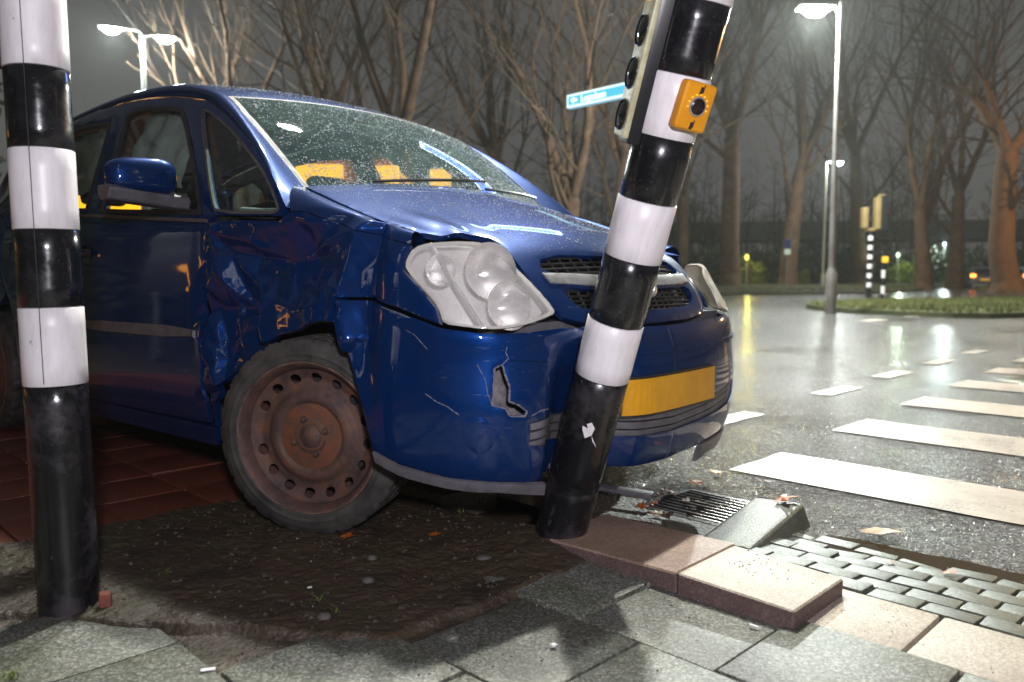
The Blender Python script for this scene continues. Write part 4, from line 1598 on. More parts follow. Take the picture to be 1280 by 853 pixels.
# roof, windscreen, cowl, tailgate
roof = [(4.1, 0), (4.08, -.3), (4.02, -.596), (4.6, -.592), (5.4, -.585), (6.2, -.575), (7, -.565), (8, -.555), (9, -.545), (9.7, -.53), (9.75, -.3), (9.78, 0)]
panel('roof', 'green', sym(roof), PAINT, car, h=.04)
wsh = [(.75, 0), (.72, -.3), (.70, -.64), (1.03, -.640), (2.04, -.630), (3.03, -.620), (4.0, -.594), (4.06, -.3), (4.07, 0)]
ws = panel('windscreen', 'green', sym(wsh), GLASS_WS, car, h=.04, thick=0)
edge = [(.70, -.648), (1.03, -.648), (2.04, -.638), (3.03, -.628), (4.03, -.602)]
edi = [(.70, -.632), (1.03, -.632), (2.04, -.621), (3.03, -.610), (3.98, -.586)]
for s in (1, -1):
    panel('windscreen_seal', 'green', [(t, y * s) for t, y in edge] + [(t, y * s) for t, y in edi[::-1]], TRIM, ws, h=.02, off=.004, thick=.006)
panel('windscreen_seal', 'green', [(3.97, -.592), (3.97, .592), (4.06, .596), (4.06, -.596)], TRIM, ws, h=.03, off=.003, thick=.006)
panel('scuttle', 'green', [(.0, -.64), (.0, .64), (.74, .66), (.74, -.66)], BLACKP, car, h=.05, off=-.012, thick=.01)
panel('tailgate_glass', 'green', [(9.85, -.5), (9.85, .5), (10.9, .52), (10.9, -.52)], GLASS_SIDE, car, h=.06, thick=0)
# wiper arms
for x0, y0, x1, y1 in ((.9, -.42, 1.25, .16), (.9, .10, 1.2, .56)):
    tt = np.linspace(0, 1, 10)
    q = green(x0 + (x1 - x0) * tt, y0 + (y1 - y0) * tt) + np.array([.012, 0, .016])
    MB().tube([tuple(p) for p in q], .006, 6).build('wiper', BLACKP, car)

# door mirror on the right
mr_c = Vector((-.66, -.955, 1.105))


def mirror_housing():
    # ellipsoidal shell, flattened at the back (towards the rear) and below
    V, F = [], []
    nu, nv = 28, 18
    for i in range(nv + 1):
        ph = -math.pi / 2 + math.pi * i / nv
        for j in range(nu):
            th = 2 * math.pi * j / nu
            se = lambda c, e: math.copysign(abs(c) ** e, c)
            x = .062 * se(math.cos(ph), .6) * se(math.cos(th), .7)
            y = .118 * se(math.cos(ph), .6) * se(math.sin(th), .6)
            z = .070 * se(math.sin(ph), .62)
            if x < 0:
                x *= .35
            z *= 1 + .12 * (y / .118)
            if z < 0:
                z *= .72
            V.append((x, y, z))
    for i in range(nv):
        for j in range(nu):
            F.append((i * nu + j, i * nu + (j + 1) % nu, (i + 1) * nu + (j + 1) % nu, (i + 1) * nu + j))
    return V, F


mv, mf = mirror_housing()
mh = obj('door_mirror', [Vector(v) + mr_c for v in mv], mf, PAINT, car)
# grey foot that joins housing and door
V, F = [], []
prof = [(.060, -.125), (.055, -.05), (.05, .06), (.045, .155)]
for x, y in prof:
    z0 = -.040 - .020 * (y + .125) / .28
    for dx, dz in ((1, 0), (.7, -.034), (-.2, -.040), (-.6, -.02), (-.6, .012), (.6, .014)):
        V.append(mr_c + Vector((x * dx, y, z0 + dz)))
for i in range(3):
    for k in range(6):
        F.append((i * 6 + k, i * 6 + (k + 1) % 6, (i + 1) * 6 + (k + 1) % 6, (i + 1) * 6 + k))
F += [tuple(range(6))[::-1], tuple(range(18, 24))]
mfoot = obj('mirror_foot', V, F, GREYP, mh, angle=50)
bv = mfoot.modifiers.new('bevel', 'BEVEL')
bv.width = .006
bv.segments = 2

# ------------------------------------------------------------------ interior
inr = MB()
inr.box((-1.66, 0, .30), (2.5, 1.5, .05))
inr.box((-.30, 0, .62), (.10, 1.44, .62))
inr.build('floor_pan', DARK, car)
dsh = []
V, F = [], []
pr = [(-.16, 1.02), (-.30, 1.035), (-.48, 1.02), (-.58, .97), (-.60, .90), (-.52, .78), (-.50, .5), (-.2, .5)]
for y in np.linspace(-.70, .70, 15):
    for x, z in pr:
        V.append((x, y, z + .012 * math.cos(y * 3)))
for i in range(14):
    for k in range(len(pr) - 1):
        q = i * len(pr) + k
        F.append((q, q + 1, q + len(pr) + 1, q + len(pr)))
obj('dashboard', V, F, mat('dash_plastic', (.05, .052, .055), .55, var=(.075, .078, .08), scale=20, bump=.2), car)
MB().tube([(-.70 - .03 * math.cos(t) * 0 + .06 * math.sin(t), .36 + .18 * math.cos(t), .93 + .17 * math.sin(t)) for t in np.linspace(0, 2 * math.pi, 28)], .014, 8, False).build('steering_wheel', BLACKP, car)


def seat(x, y, w=.50):
    root = bevel_box('seat', (.50, w, .18), SEAT, car, .05, 3, (x, y, .52))
    V, F = [], []
    # backrest: lofted rounded slabs leaning back
    for i in range(9):
        t = i / 8
        cx = -.26 - .17 * t
        cz = .05 + .50 * t
        hw = w / 2 * (1 - .16 * t ** 2)
        hd = .075 - .03 * t
        for k in range(14):
            a = 2 * math.pi * k / 14
            se = lambda c, e: math.copysign(abs(c) ** e, c)
            V.append((cx + hd * se(math.cos(a), .7), hw * se(math.sin(a), .5), cz))
    for i in range(8):
        for k in range(14):
            F.append((i * 14 + k, i * 14 + (k + 1) % 14, (i + 1) * 14 + (k + 1) % 14, (i + 1) * 14 + k))
    F.append(tuple(8 * 14 + k for k in range(14)))
    obj('backrest', V, F, SEAT, root)
    bevel_box('headrest', (.08, .22, .14), SEAT, root, .03, 3, (-.44, 0, .70), (0, R(-10), 0))
    return root


seat(-.95, -.36)
seat(-.95, .36)
seat(-1.85, -.38, .52)
seat(-1.85, .20, .62)


# deployed curtain airbag hanging inside the front side window
def airbag(u0, u1, z0, z1, seed):
    V, F = [], []
    n, m = 26, 20
    for i in range(n + 1):
        for j in range(m + 1):
            fu, fz = i / n, j / m
            u = u0 + (u1 - u0) * fu
            z = z1 - (z1 - z0) * fz * (1 - .10 * abs(math.sin(fu * 5 + seed)))
            p = wrap(np.array([u]), np.array([z]))[0]
            bulge = .075 * (math.sin(math.pi * fz) ** .6) * (math.sin(math.pi * min(max(fu, .02), .98)) ** .4) * (.75 + .25 * math.cos(fu * 14))
            wob = .012 * noise.noise(Vector((fu * 5, fz * 6, seed)))
            V.append((p[0] + wob, p[1] + .085 - bulge * .7 + wob, p[2]))
    for i in range(n):
        for j in range(m):
            k = i * (m + 1) + j
            F.append((k, k + 1, k + m + 2, k + m + 1))
    return obj('airbag', V, F, AIRBAG, car)


airbag(8.52, 9.04, 1.08, 1.475, 1.0)
airbag(9.32, 10.1, 1.14, 1.46, 2.0)
# pale inner pillar trim seen in the triangular window
q = wrap(np.array([7.45, 7.8, 8.1, 8.35]), np.array([1.01, 1.13, 1.26, 1.37])) * [1, -1, 1] + np.array([0, -.06, 0])
MB().tube([tuple(p) for p in q], .035, 8).build('pillar_trim', mat('pale_trim', (.36, .38, .35), .7), car)
q = wrap(np.array([7.55, 7.8, 8.0]), np.array([.985, .99, 1.0])) + np.array([0, .10, 0])
MB().tube([tuple(p) for p in q], .018, 8).build('pillar_trim', MATS['pale_trim'], car)
# interior mirror
bevel_box('interior_mirror', (.03, .20, .06), BLACKP, car, .012, 2, (-.62, 0, 1.38), (0, R(15), 0))

# inner arch liners and underside
for s in (1, -1):
    for xc in (0.0, -2.63):
        V, F = [], []
        for y in (.50, .58, .66, .74):
            for k in range(17):
                t = .5 + (math.pi - .6) * k / 16
                V.append((xc + .35 * math.cos(t), -s * y, .30 + .345 * math.sin(t)))
        for i in range(3):
            for k in range(16):
                F.append((i * 17 + k, i * 17 + k + 1, (i + 1) * 17 + k + 1, (i + 1) * 17 + k))
        V2 = [(xc + .35 * math.cos(.5 + (math.pi - .6) * k / 16), -s * .50, .30 + .345 * math.sin(.5 + (math.pi - .6) * k / 16)) for k in range(17)]
        n0 = len(V)
        V += V2
        F.append(tuple(range(n0, n0 + 17)))
        obj('arch_liner', V, F, DARK, car)
ub = MB()
ub.box((-1.25, 0, .22), (3.4, .9, .10))
ub.box((.38, 0, .24), (.45, .86, .08))
ub.build('underbody', DARK, car)


# ------------------------------------------------------------------ wheels
def tyre_mesh(r=.302, w=.185, rim=.206, n=192):
    prof = [(rim, -w * .40), (rim + .005, -w * .45), (rim + .012, -w * .478), (rim + .015, -w * .487), (rim + .018, -w * .482), (rim + .030, -w * .497), (rim + .033, -w * .504), (rim + .036, -w * .496),
            (rim + .048, -w * .488), (rim + .056, -w * .480), (rim + .058, -w * .472), (r - .016, -w * .455), (r - .005, -w * .43), (r, -w * .39)]
    V, F = [], []
    tread = [-.36, -.30, -.285, -.255, -.24, -.11, -.095, -.065, -.05, .05, .065, .095, .11, .24, .255, .285, .30, .36]
    groove = {2, 3, 6, 7, 10, 11, 14, 15}
    full = prof + [(r - (.008 if i in groove else 0), t * w) for i, t in enumerate(tread)] + [(a, -b) for a, b in reversed(prof)]
    for k in range(n):
        t = 2 * math.pi * k / n
        for i, (rr, hh) in enumerate(full):
            q = rr
            sh = int(round(abs(hh) / w * 8))
            if rr > r - .010 and (k + sh) % 6 == 0 and abs(hh) > w * .06:
                q -= .007
            V.append((q * math.cos(t), hh, q * math.sin(t)))
    m = len(full)
    for k in range(n):
        k2 = (k + 1) % n
        for i in range(m - 1):
            F.append((k * m + i, k2 * m + i, k2 * m + i + 1, k * m + i + 1))
    return V, F


def wheel(loc, steer, camber=0, s=1):
    """outer face towards local -y; returns the rim barrel with its parts"""
    RX = Matrix.Rotation(R(90), 4, 'X')        # lathe z -> -y
    root = MB().lathe([(.165, -.06), (.212, -.075), (.214, .055), (.221, .068), (.229, .076), (.2325, .085), (.229, .091), (.222, .086), (.215, .073), (.206, .055), (.202, .02)], 64, RX).build('wheel', RUST, car)
    root.location = loc
    root.rotation_euler = (camber, 0, steer + (math.pi if s < 0 else 0))
    V, F = tyre_mesh(rim=.222)
    obj('tyre', V, F, RUBBER, root, angle=45)

    # disc with sixteen punched holes
    def dz(r_):
        return np.interp(r_, [0, .046, .060, .098, .113, .130, .148, .174, .199, .211, .220], [.060, .060, .054, .052, .062, .060, .044, .040, .052, .058, .066])
    outer = [(.220 * math.cos(t), .220 * math.sin(t)) for t in np.linspace(0, 2 * math.pi, 97)[:-1]]
    holes = []
    for k in range(16):
        if k in (7,):
            continue
        t = 2 * math.pi * (k + .5) / 16 + .1
        cx, cy = .180 * math.cos(t), .180 * math.sin(t)
        e_r = Vector((math.cos(t), math.sin(t)))
        e_t = Vector((-math.sin(t), math.cos(t)))
        holes.append([tuple(Vector((cx, cy)) + e_r * (.0145 * math.cos(a)) + e_t * (.0175 * math.sin(a))) for a in np.linspace(0, 2 * math.pi, 19)[:-1]])
    Vt, T = cdt(outer, holes, .0075)
    rr = np.hypot(Vt[:, 0], Vt[:, 1])
    P = np.stack([Vt[:, 0], -dz(rr), Vt[:, 1]], 1)
    V, F, _ = orient_and_rim(P, T, lambda c: np.tile([0, -1., 0], (len(c), 1)), .008, .0008)
    rim = obj('rim', V, F, RUST, root, angle=35)
    MB().lathe([(.2275, .0905), (.2305, .0915), (.2335, .0885), (.2335, .0860)], 64, RX).build('rim_lip', mat('worn_rim_edge', (.20, .13, .10), .5, .3, var=(.09, .055, .045), scale=30), root)
    MB().lathe([(.001, .0705), (.018, .0700), (.024, .0665), (.030, .064), (.034, .0615), (.036, .058)], 32, RX).build('hub_cap', RUST, root)
    MB().lathe([(.104, .0535), (.099, .0555), (.054, .0565), (.04, .0615)], 48, RX).build('hub_face', RUST2, root)
    for k in range(4):
        t = math.pi / 2 * k + .35
        M = Matrix.Translation((.055 * math.cos(t), 0, .055 * math.sin(t))) @ RX
        MB().lathe([(.0125, .054), (.0125, .058), (.0095, .059), (.0095, .069), (.007, .072), (.001, .0725)], 6, M).build('wheel_bolt', RUST, root, angle=20)
    # brake drum dark behind
    MB().lathe([(.001, .0), (.17, .0), (.17, -.05)], 32, RX).build('brake_disc', DARK, root)
    return root


wheel((0.0, -.735, .300), R(25), R(1.5))
wheel((-2.63, -.745, .300), 0)
wheel((0.0, .735, .262), R(25), s=-1)
wheel((-2.63, .745, .262), 0, s=-1)

# number plate (characters are blurred out in the photograph), on its holder
pl = []
us = np.linspace(-1.02, 1.02, 24)
V, F = [], []
for z_ in (.376, .482):
    for u in us:
        p = wrap(np.array([abs(u)]), np.array([.42]))[0]
        V.append((p[0] + .014, p[1] * (-1 if u > 0 else 1) * -1 if False else (-p[1] if u > 0 else p[1]), z_))
V2 = [(x - .006, y, z) for x, y, z in V]
n = len(us)
for i in range(n - 1):
    F.append((i, i + 1, n + i + 1, n + i))
m = len(V)
V += V2
F += [(m + i, m + n + i, m + n + i + 1, m + i + 1) for i in range(n - 1)]
F += [(i, m + i, m + i + 1, i + 1) for i in range(n - 1)] + [(n + i, n + i + 1, m + n + i + 1, m + n + i) for i in range(n - 1)]
F += [(0, n, m + n, m), (n - 1, m + n - 1, m + 2 * n - 1, 2 * n - 1)]


def plate_disp(P):
    W = to_world(P)
    r = W - AX0
    s = r @ AXD
    rad = r - s[:, None] * AXD
    ahead = rad @ FW
    lat = np.sqrt(np.maximum((rad ** 2).sum(1) - ahead ** 2, 0))
    P = P.copy()
    P[:, 0] -= np.clip(ahead + .086, 0, .3) * np.exp(-(lat / .12) ** 2)
    return P


obj('number_plate', plate_disp(np.array(V)), F, mat('plate_yellow', (.70, .34, .012), .42, var=(.60, .28, .01), scale=9), car, smooth=False)
hp = np.array(V)
hp[:, 0] -= .007
hp[:, 1] *= 1.03
hp[:, 2] = .429 + (hp[:, 2] - .429) * 1.14
obj('plate_holder', plate_disp(hp), F, BLACKP, car, smooth=False)
# rear lamp
panel('tail_light', 'wrap', [(10.95, 1.04), (10.95, .80), (11.45, .80), (11.45, 1.05)], mat('red_lens', (.30, .01, .01), .15, coat=1), car, h=.04, off=.005)

# ------------------------------------------------------------------ bare trees
BARK = mat('bark', (.045, .024, .012), .9, var=(.115, .064, .032), scale=3, detail=8, bump=.8, bscale=14, bdist=.05)
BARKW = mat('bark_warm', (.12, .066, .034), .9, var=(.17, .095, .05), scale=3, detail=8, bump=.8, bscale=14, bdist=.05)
TWIG = mat('twigs', (.040, .022, .011), .9, var=(.080, .045, .023), scale=1.5)


def rot_dir(d, ang, az):
    d = d.normalized()
    a = d.cross(Vector((0, 0, 1)) if abs(d.z) < .95 else Vector((1, 0, 0))).normalized()
    b = d.cross(a)
    return (d * math.cos(ang) + (a * math.cos(az) + b * math.sin(az)) * math.sin(ang)).normalized()


def grow(rng, p, d, r, L, depth, maxd, trunk, crown, up=.12, droop=0, nseg=5, spread=.55, kids=(2, 3)):
    pts, rad = [p.copy()], [r]
    dd = d.copy()
    r1 = r * (.62 if depth else .72)
    for i in range(nseg):
        dd = (dd + Vector((rng.gauss(0, .12), rng.gauss(0, .12), rng.gauss(0, .08) + up - droop * depth)) * (.6 if depth else .25)).normalized()
        p = p + dd * (L / nseg)
        pts.append(p.copy())
        rad.append(r + (r1 - r) * (i + 1) / nseg)
    n = 10 if depth == 0 else (7 if depth == 1 else (5 if depth == 2 else 3))
    (trunk if depth <= 1 else crown).tube(pts, rad, n, depth < 2)
    if depth >= maxd:
        return
    nk = rng.randint(*kids) + (1 if depth == 0 else 0)
    az0 = rng.uniform(0, 6.28)
    for k in range(nk):
        ang = rng.uniform(.45, 1.0) * spread
        grow(rng, p, rot_dir(dd, ang, az0 + 6.28 * k / nk + rng.uniform(-.4, .4)), r1 * rng.uniform(.62, .86), L * rng.uniform(.62, .86) * (.75 if depth == 0 else 1), depth + 1, maxd, trunk, crown, up, droop, max(3, nseg - (depth > 1)), spread, kids)
    # side shoots
    if depth >= 1:
        for i in range(1, nseg):
            if rng.random() < .75:
                q = pts[i]
                e = (pts[i + 1] - pts[i]).normalized()
                nd = min(maxd, depth + 2)
                grow(rng, q, rot_dir(e, rng.uniform(.5, 1.0), rng.uniform(0, 6.28)), rad[i] * .38, L * rng.uniform(.4, .62), max(nd, maxd - 1 if depth > 1 else nd), maxd, trunk, crown, up, droop, 3, spread, kids)


def tree_meshes(seed, trunk_r, trunk_h, limb, maxd=5, up=.12, droop=0, spread=.55, lean=(0, 0), kids=(2, 3)):
    rng = random.Random(seed)
    T, K = MB(), MB()
    T.lathe([(trunk_r * 1.55, -.1), (trunk_r * 1.25, .25), (trunk_r * 1.05, .7)], 10)
    d = Vector((lean[0], lean[1], 1)).normalized()
    # trunk
    pts, rad = [], []
    p = Vector((0, 0, .3))
    for i in range(7):
        pts.append(p.copy())
        rad.append(trunk_r * (1.04 - .30 * i / 6))
        d = (d + Vector((rng.gauss(0, .04), rng.gauss(0, .04), .03))).normalized()
        p = p + d * trunk_h / 6
    T.tube(pts, rad, 12)
    top = pts[-1]
    nk = rng.choice((3, 4))
    az = rng.uniform(0, 6.28)
    for k in range(nk):
        grow(rng, top, rot_dir(d, rng.uniform(.25, .62) * spread / .55, az + 6.28 * k / nk + rng.uniform(-.3, .3)), rad[-1] * rng.uniform(.5, .75), limb * rng.uniform(.8, 1.15), 1, maxd, T, K, up, droop, 5, spread, kids)
    for k in range(2):
        q = pts[rng.randint(3, 5)]
        grow(rng, q, rot_dir(d, rng.uniform(.6, 1.0), rng.uniform(0, 6.28)), trunk_r * .3, limb * .7, 2, maxd, T, K, up, droop, 5, spread, kids)
    return T, K


def tree(label, loc, meshes, rotz=0, scale=1, bark=BARK, group='bare trees along the verge', name='bare_tree'):
    t = thing(name, label, 'tree', loc, (0, 0, rotz), group)
    t.scale = (scale,) * 3
    for nm, mb, m_ in (('trunk', meshes[0], bark), ('crown', meshes[1], TWIG)):
        if isinstance(mb, MB):
            o = mb.build(nm, m_, t, angle=60)
            meshes[0 if nm == 'trunk' else 1] = o.data
        else:
            link(bpy.data.objects.new(nm, mb), t)
    return t


def at(px, Y, z=ZROAD):
    return ((px - 640) / 1000 * Y, Y, z)


MA = list(tree_meshes(11, .34, 4.0, 3.9, 5, .10, 0, .62))
MBB = list(tree_meshes(23, .26, 4.6, 3.6, 5, .16, 0, .5))
MC = list(tree_meshes(37, .42, 6.2, 4.3, 5, .12, 0, .5))
MD = list(tree_meshes(58, .36, 3.4, 4.6, 5, .10, .01, .62))
tree('broad bare tree with wide forking limbs behind the middle of the windscreen', at(512, 21), MA, 0.4)
tree('slender bare tree left of the broad one, rising above the car roof', at(400, 25), MBB, 1.9, 1.05)
tree('thin bare tree rising above the top of the windscreen, leftmost of the grove', at(318, 30), list(MBB), 4.0, 1.1)
tree('bare tree forking low, half hidden behind the bonnet', at(706, 24), MD, 2.2, .85)
tree('bare tree partly hidden behind the leaning signal post', at(772, 27), list(MA), 3.6, 1.0)
tree('straight thick-trunked bare tree left of the tall slim lamp', at(911, 47), MC, 0.2, 1.35)
tree('straight bare tree just left of the tall slim lamp pole', at(984, 53), list(MC), 2.4, 1.3)
tree('dark forked bare tree right of the striped traffic light', at(1153, 50), list(MD), 5.0, 1.35)
tree('slim dark bare tree between the forked one and the leaning one', at(1192, 56), list(MA), 1.2, 1.5)
tree('bare tree behind the street name sign, thin in the distance', at(640, 44), list(MC), 5.1, 1.1)
tree('bare tree far behind the left edge of the windscreen', at(452, 38), list(MD), 0.9, 1.3)
tree('bare tree beyond the right of the tall slim lamp, thin in the distance', at(1075, 66), list(MBB), 3.1, 2.2)
tree('bare tree above the orange button, thin in the distance', at(850, 60), list(MBB), 5.3, 1.9)
# thick leaning tree lit by the warm lamp
ME_ = list(tree_meshes(71, .62, 6.6, 3.6, 5, .06, .035, .72, lean=(-.20, .0), kids=(2, 3)))
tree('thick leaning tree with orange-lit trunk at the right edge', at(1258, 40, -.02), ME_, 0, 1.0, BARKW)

# far wood: mass of thin stems and twigs, nobody could count it
rng = random.Random(5)
fw = MB()
for k in range(210):
    Y = rng.uniform(72, 110)
    X = rng.uniform(-.50, .66) * Y
    H = rng.uniform(6, 15)
    p = Vector((X, Y, -.1))
    d = Vector((rng.gauss(0, .06), rng.gauss(0, .06), 1))
    r = rng.uniform(.05, .16)
    fw.tube([p, p + d * H * .5, p + d * H + Vector((rng.gauss(0, .4), 0, 0))], [r, r * .7, r * .2], 4, False)
    for j in range(26):
        t = rng.uniform(.15, 1)
        q = p + d * H * t
        az = rng.uniform(0, 6.28)
        L = H * rng.uniform(.12, .34) * (1.15 - t * .6)
        e = Vector((math.cos(az), math.sin(az), rng.uniform(.2, 1.3))).normalized()
        m_ = q + e * L * .55
        fw.tube([q, m_, m_ + (e + Vector((0, 0, .3))).normalized() * L * .5], [r * .32, r * .2, .012], 3, False)
        for i in range(3):
            e2 = rot_dir(e, rng.uniform(.3, .8), rng.uniform(0, 6.28))
            fw.tube([m_, m_ + e2 * L * .45], [r * .16, .01], 3, False)
fwo = fw.build('distant_wood', TWIG, None, smooth=False)
fwo['kind'] = 'stuff'


# ------------------------------------------------------------------ shrubs beyond the verge
LEAFD = mat('dark_shrub_leaf', (.018, .026, .010), .6, var=(.040, .052, .018), scale=.8)
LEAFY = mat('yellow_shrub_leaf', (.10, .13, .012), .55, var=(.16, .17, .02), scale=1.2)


def leaf_cloud(rng, n, rx, ry, rz, size, lump=6):
    V, F = [], []
    cen = [(rng.uniform(-.7, .7) * rx, rng.uniform(-.6, .6) * ry, rng.uniform(.25, .8) * rz, rng.uniform(.25, .5)) for _ in range(lump)]
    for _ in range(n):
        cx, cy, cz, cr = rng.choice(cen)
        v = Vector((rng.gauss(0, 1), rng.gauss(0, 1), rng.gauss(0, 1))).normalized() * (rng.random() ** .4)
        p = Vector((cx + v.x * cr * rx, cy + v.y * cr * ry, max(.05, cz + v.z * cr * rz)))
        a = Vector((rng.gauss(0, 1), rng.gauss(0, 1), rng.gauss(0, 1))).normalized()
        b = a.cross(Vector((rng.gauss(0, 1), rng.gauss(0, 1), rng.gauss(0, 1)))).normalized()
        s = size * rng.uniform(.6, 1.4)
        k = len(V)
        V += [p - a * s, p + b * s * .5, p + a * s, p - b * s * .5]
        F.append((k, k + 1, k + 2, k + 3))
    return V, F


sh_meshes = []
for k in range(3):
    V, F = leaf_cloud(random.Random(100 + k), 2600, 3.2, 1.6, 2.6, .17, 8)
    o = obj('foliage', V, F, LEAFD, None, smooth=False)
    sh_meshes.append(o.data)
    bpy.data.objects.remove(o)
V, F = leaf_cloud(random.Random(140), 2200, 1.4, 1.0, 2.4, .13, 7)
yo = obj('foliage', V, F, LEAFY, None, smooth=False)
ymesh = yo.data
bpy.data.objects.remove(yo)
STEM = MB()
for k in range(5):
    STEM.tube([(random.uniform(-.4, .4), random.uniform(-.3, .3), -.1), (random.uniform(-1.2, 1.2), random.uniform(-.6, .6), 1.4)], [.06, .02], 5)
so = STEM.build('stem', BARK)
smesh = so.data
bpy.data.objects.remove(so)


def shrub(px, Y, label, me, s=1.0, rz=0., sz_=1.):
    t = thing('shrub', label, 'shrub', at(px, Y, -.1), (0, 0, rz), 'shrubs beyond the verge')
    t.scale = (s, s, s * sz_)
    link(bpy.data.objects.new('foliage', me), t)
    link(bpy.data.objects.new('stem', smesh), t)


for i, (px, Y, s, lab) in enumerate([(868, 60, 1.1, 'dark shrub at the left end of the verge, next to the leaning post'), (896, 63, 1.2, 'dark shrub left of the straight thick-trunked tree'), (948, 64, 1.3, 'dark shrub between the two straight trees'),
                                     (1010, 66, 1.25, 'dark shrub behind the tall slim lamp'), (1050, 68, 1.2, 'dark shrub behind the left of the striped traffic light'), (1095, 70, 1.3, 'dark shrub behind the short post with the yellow button'),
                                     (1150, 70, 1.2, 'dark shrub behind the foot of the dark forked tree'), (1215, 74, 1.3, 'dark shrub behind the parked grey car'), (1275, 78, 1.4, 'dark shrub at the far right edge')]):
    shrub(px, Y, lab, sh_meshes[i % 3], s, i * 1.3)
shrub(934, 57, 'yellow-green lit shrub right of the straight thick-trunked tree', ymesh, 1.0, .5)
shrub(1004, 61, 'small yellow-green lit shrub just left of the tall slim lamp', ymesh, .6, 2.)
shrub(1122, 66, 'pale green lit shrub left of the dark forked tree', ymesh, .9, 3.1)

# lit lanterns among the shrubs
for px, Y, z, col, lab, e in ((932, 55.5, 2.2, (1.0, .85, .12), 'small yellow garden lantern shining in a shrub behind the verge', 140), (1120, 64.5, 2.6, (.75, 1.0, .7), 'pale green lit lantern in the shrubs by the dark forked tree', 320), (1177, 68, 3.6, (.8, 1, .95), 'white lamp shining under the viaduct', 1100)):
    t = thing('lantern', lab, 'lantern', at(px, Y), (0, 0, 0), 'lanterns in the far shrubs')
    MB().tube([(0, 0, 0), (0, 0, z - .2)], .04, 8).build('pole', GALV, t)
    MB().lathe([(.06, z - .22), (.13, z - .12), (.13, z + .06), (.02, z + .16)], 12, close=True).build('lantern_glass', emit('lantern_%d' % px, col, 2.5), t)
    d = bpy.data.lights.new('lantern_light', 'POINT')
    d.energy = e
    d.color = col
    d.shadow_soft_size = .15
    lo_ = link(bpy.data.objects.new('lantern_light', d), t)
    lo_.location = (0, -.5, z + .1)

# viaduct with columns
CONC = mat('dark_concrete', (.09, .09, .085), .85, var=(.13, .13, .12), scale=.4, detail=7, bump=.2, bscale=3)
vd = thing('viaduct', 'low concrete viaduct crossing behind the trees at the right', 'viaduct', (44, 92, -.1), (0, 0, R(-7)))
MB().box((0, 0, 5.6), (78, 9, 1.3)).build('deck', CONC, vd, smooth=False)
MB().box((0, -4.65, 6.6), (78, .2, .75)).build('parapet', CONC, vd, smooth=False)
for k in range(-3, 4):
    bevel_box('column', (1.1, 5, 5.2), mat('pale_concrete', (.26, .26, .22), .8, var=(.2, .2, .17), scale=.8), vd, .1, 2, (k * 12 + 3, 0, 2.45))

# ------------------------------------------------------------------ verge, island
GRASS = mat('grass_blades', (.08, .10, .022), .7, var=(.13, .125, .035), scale=.9)


def curve_sheet(name, outline, z, hgt, material):
    n = len(outline)
    cen = np.mean(np.array(outline), axis=0)
    V = [(x, y, z - .1) for x, y in outline] + [(x, y, z + .10) for x, y in outline]
    inn = [(x + (cen[0] - x) * .05, y + (cen[1] - y) * .05, z + .10 + hgt * .5) for x, y in outline]
    V += inn + [(cen[0], cen[1], z + .1 + hgt)]
    F = []
    for i in range(n):
        j = (i + 1) % n
        F += [(i, j, n + j, n + i), (n + i, n + j, 2 * n + j, 2 * n + i), (2 * n + i, 2 * n + j, 3 * n)]
    return struct(obj(name, V, F, material, smooth=True, angle=30))


def ground_px(px, py, z=0):
    p_ = .0802
    dy, dz = math.cos(p_) + (426.5 - py) / 1000 * math.sin(p_), -math.sin(p_) + (426.5 - py) / 1000 * math.cos(p_)
    s = (z - CAM_H) / dz
    return ((px - 640) / 1000 * s, dy * s)


isl = [ground_px(*q, z=ZROAD + .1) for q in ((1008, 381.0), (1060, 378.2), (1130, 376.5), (1230, 374.8), (1330, 374.0), (1420, 376), (1420, 384), (1330, 390), (1238, 392), (1190, 391.5), (1130, 389.5), (1070, 386.5), (1025, 383.5))]
curve_sheet('traffic_island', isl, ZROAD, .06, GRASSG)
verge = [(-60, 37), (-20, 36.6), (4, 36.3), (12, 36.6), (17, 38.5), (22, 44), (27, 52), (33, 60), (60, 78), (140, 120), (140, 300), (-160, 300), (-160, 37)]
curve_sheet('verge', verge, ZROAD, .35, GRASSG)
PATH = mat('brown_path', (.075, .055, .045), .5, var=(.05, .04, .034), scale=2, bump=.4)
right = [(16.2, 26.0), (19, 25.2), (60, 25), (60, 44), (30, 41), (23, 37), (18.6, 31)]
curve_sheet('corner_pavement', right, ZROAD, .04, PATH)


def tufts(name, poly, n, size, zf, rng, parent=None):
    P = np.array(poly)
    lo, hi = P.min(0), P.max(0)
    V, F = [], []
    c = 0
    while c < n:
        q = np.array([[rng.uniform(lo[0], hi[0]), rng.uniform(lo[1], hi[1])]])
        if not inside(q, P)[0]:
            continue
        c += 1
        x, y = q[0]
        z = zf(x, y)
        for _ in range(3):
            a = rng.uniform(0, 6.28)
            s = size * rng.uniform(.5, 1.4)
            dx, dy = math.cos(a) * s * .14, math.sin(a) * s * .14
            ox, oy = rng.gauss(0, s * .5), rng.gauss(0, s * .5)
            k = len(V)
            V += [(x - dx, y - dy, z - .01), (x + dx, y + dy, z - .01), (x + ox, y + oy, z + s)]
            F.append((k, k + 1, k + 2))
    o = obj(name, V, F, GRASS, parent, smooth=False)
    o['kind'] = 'stuff'
    return o


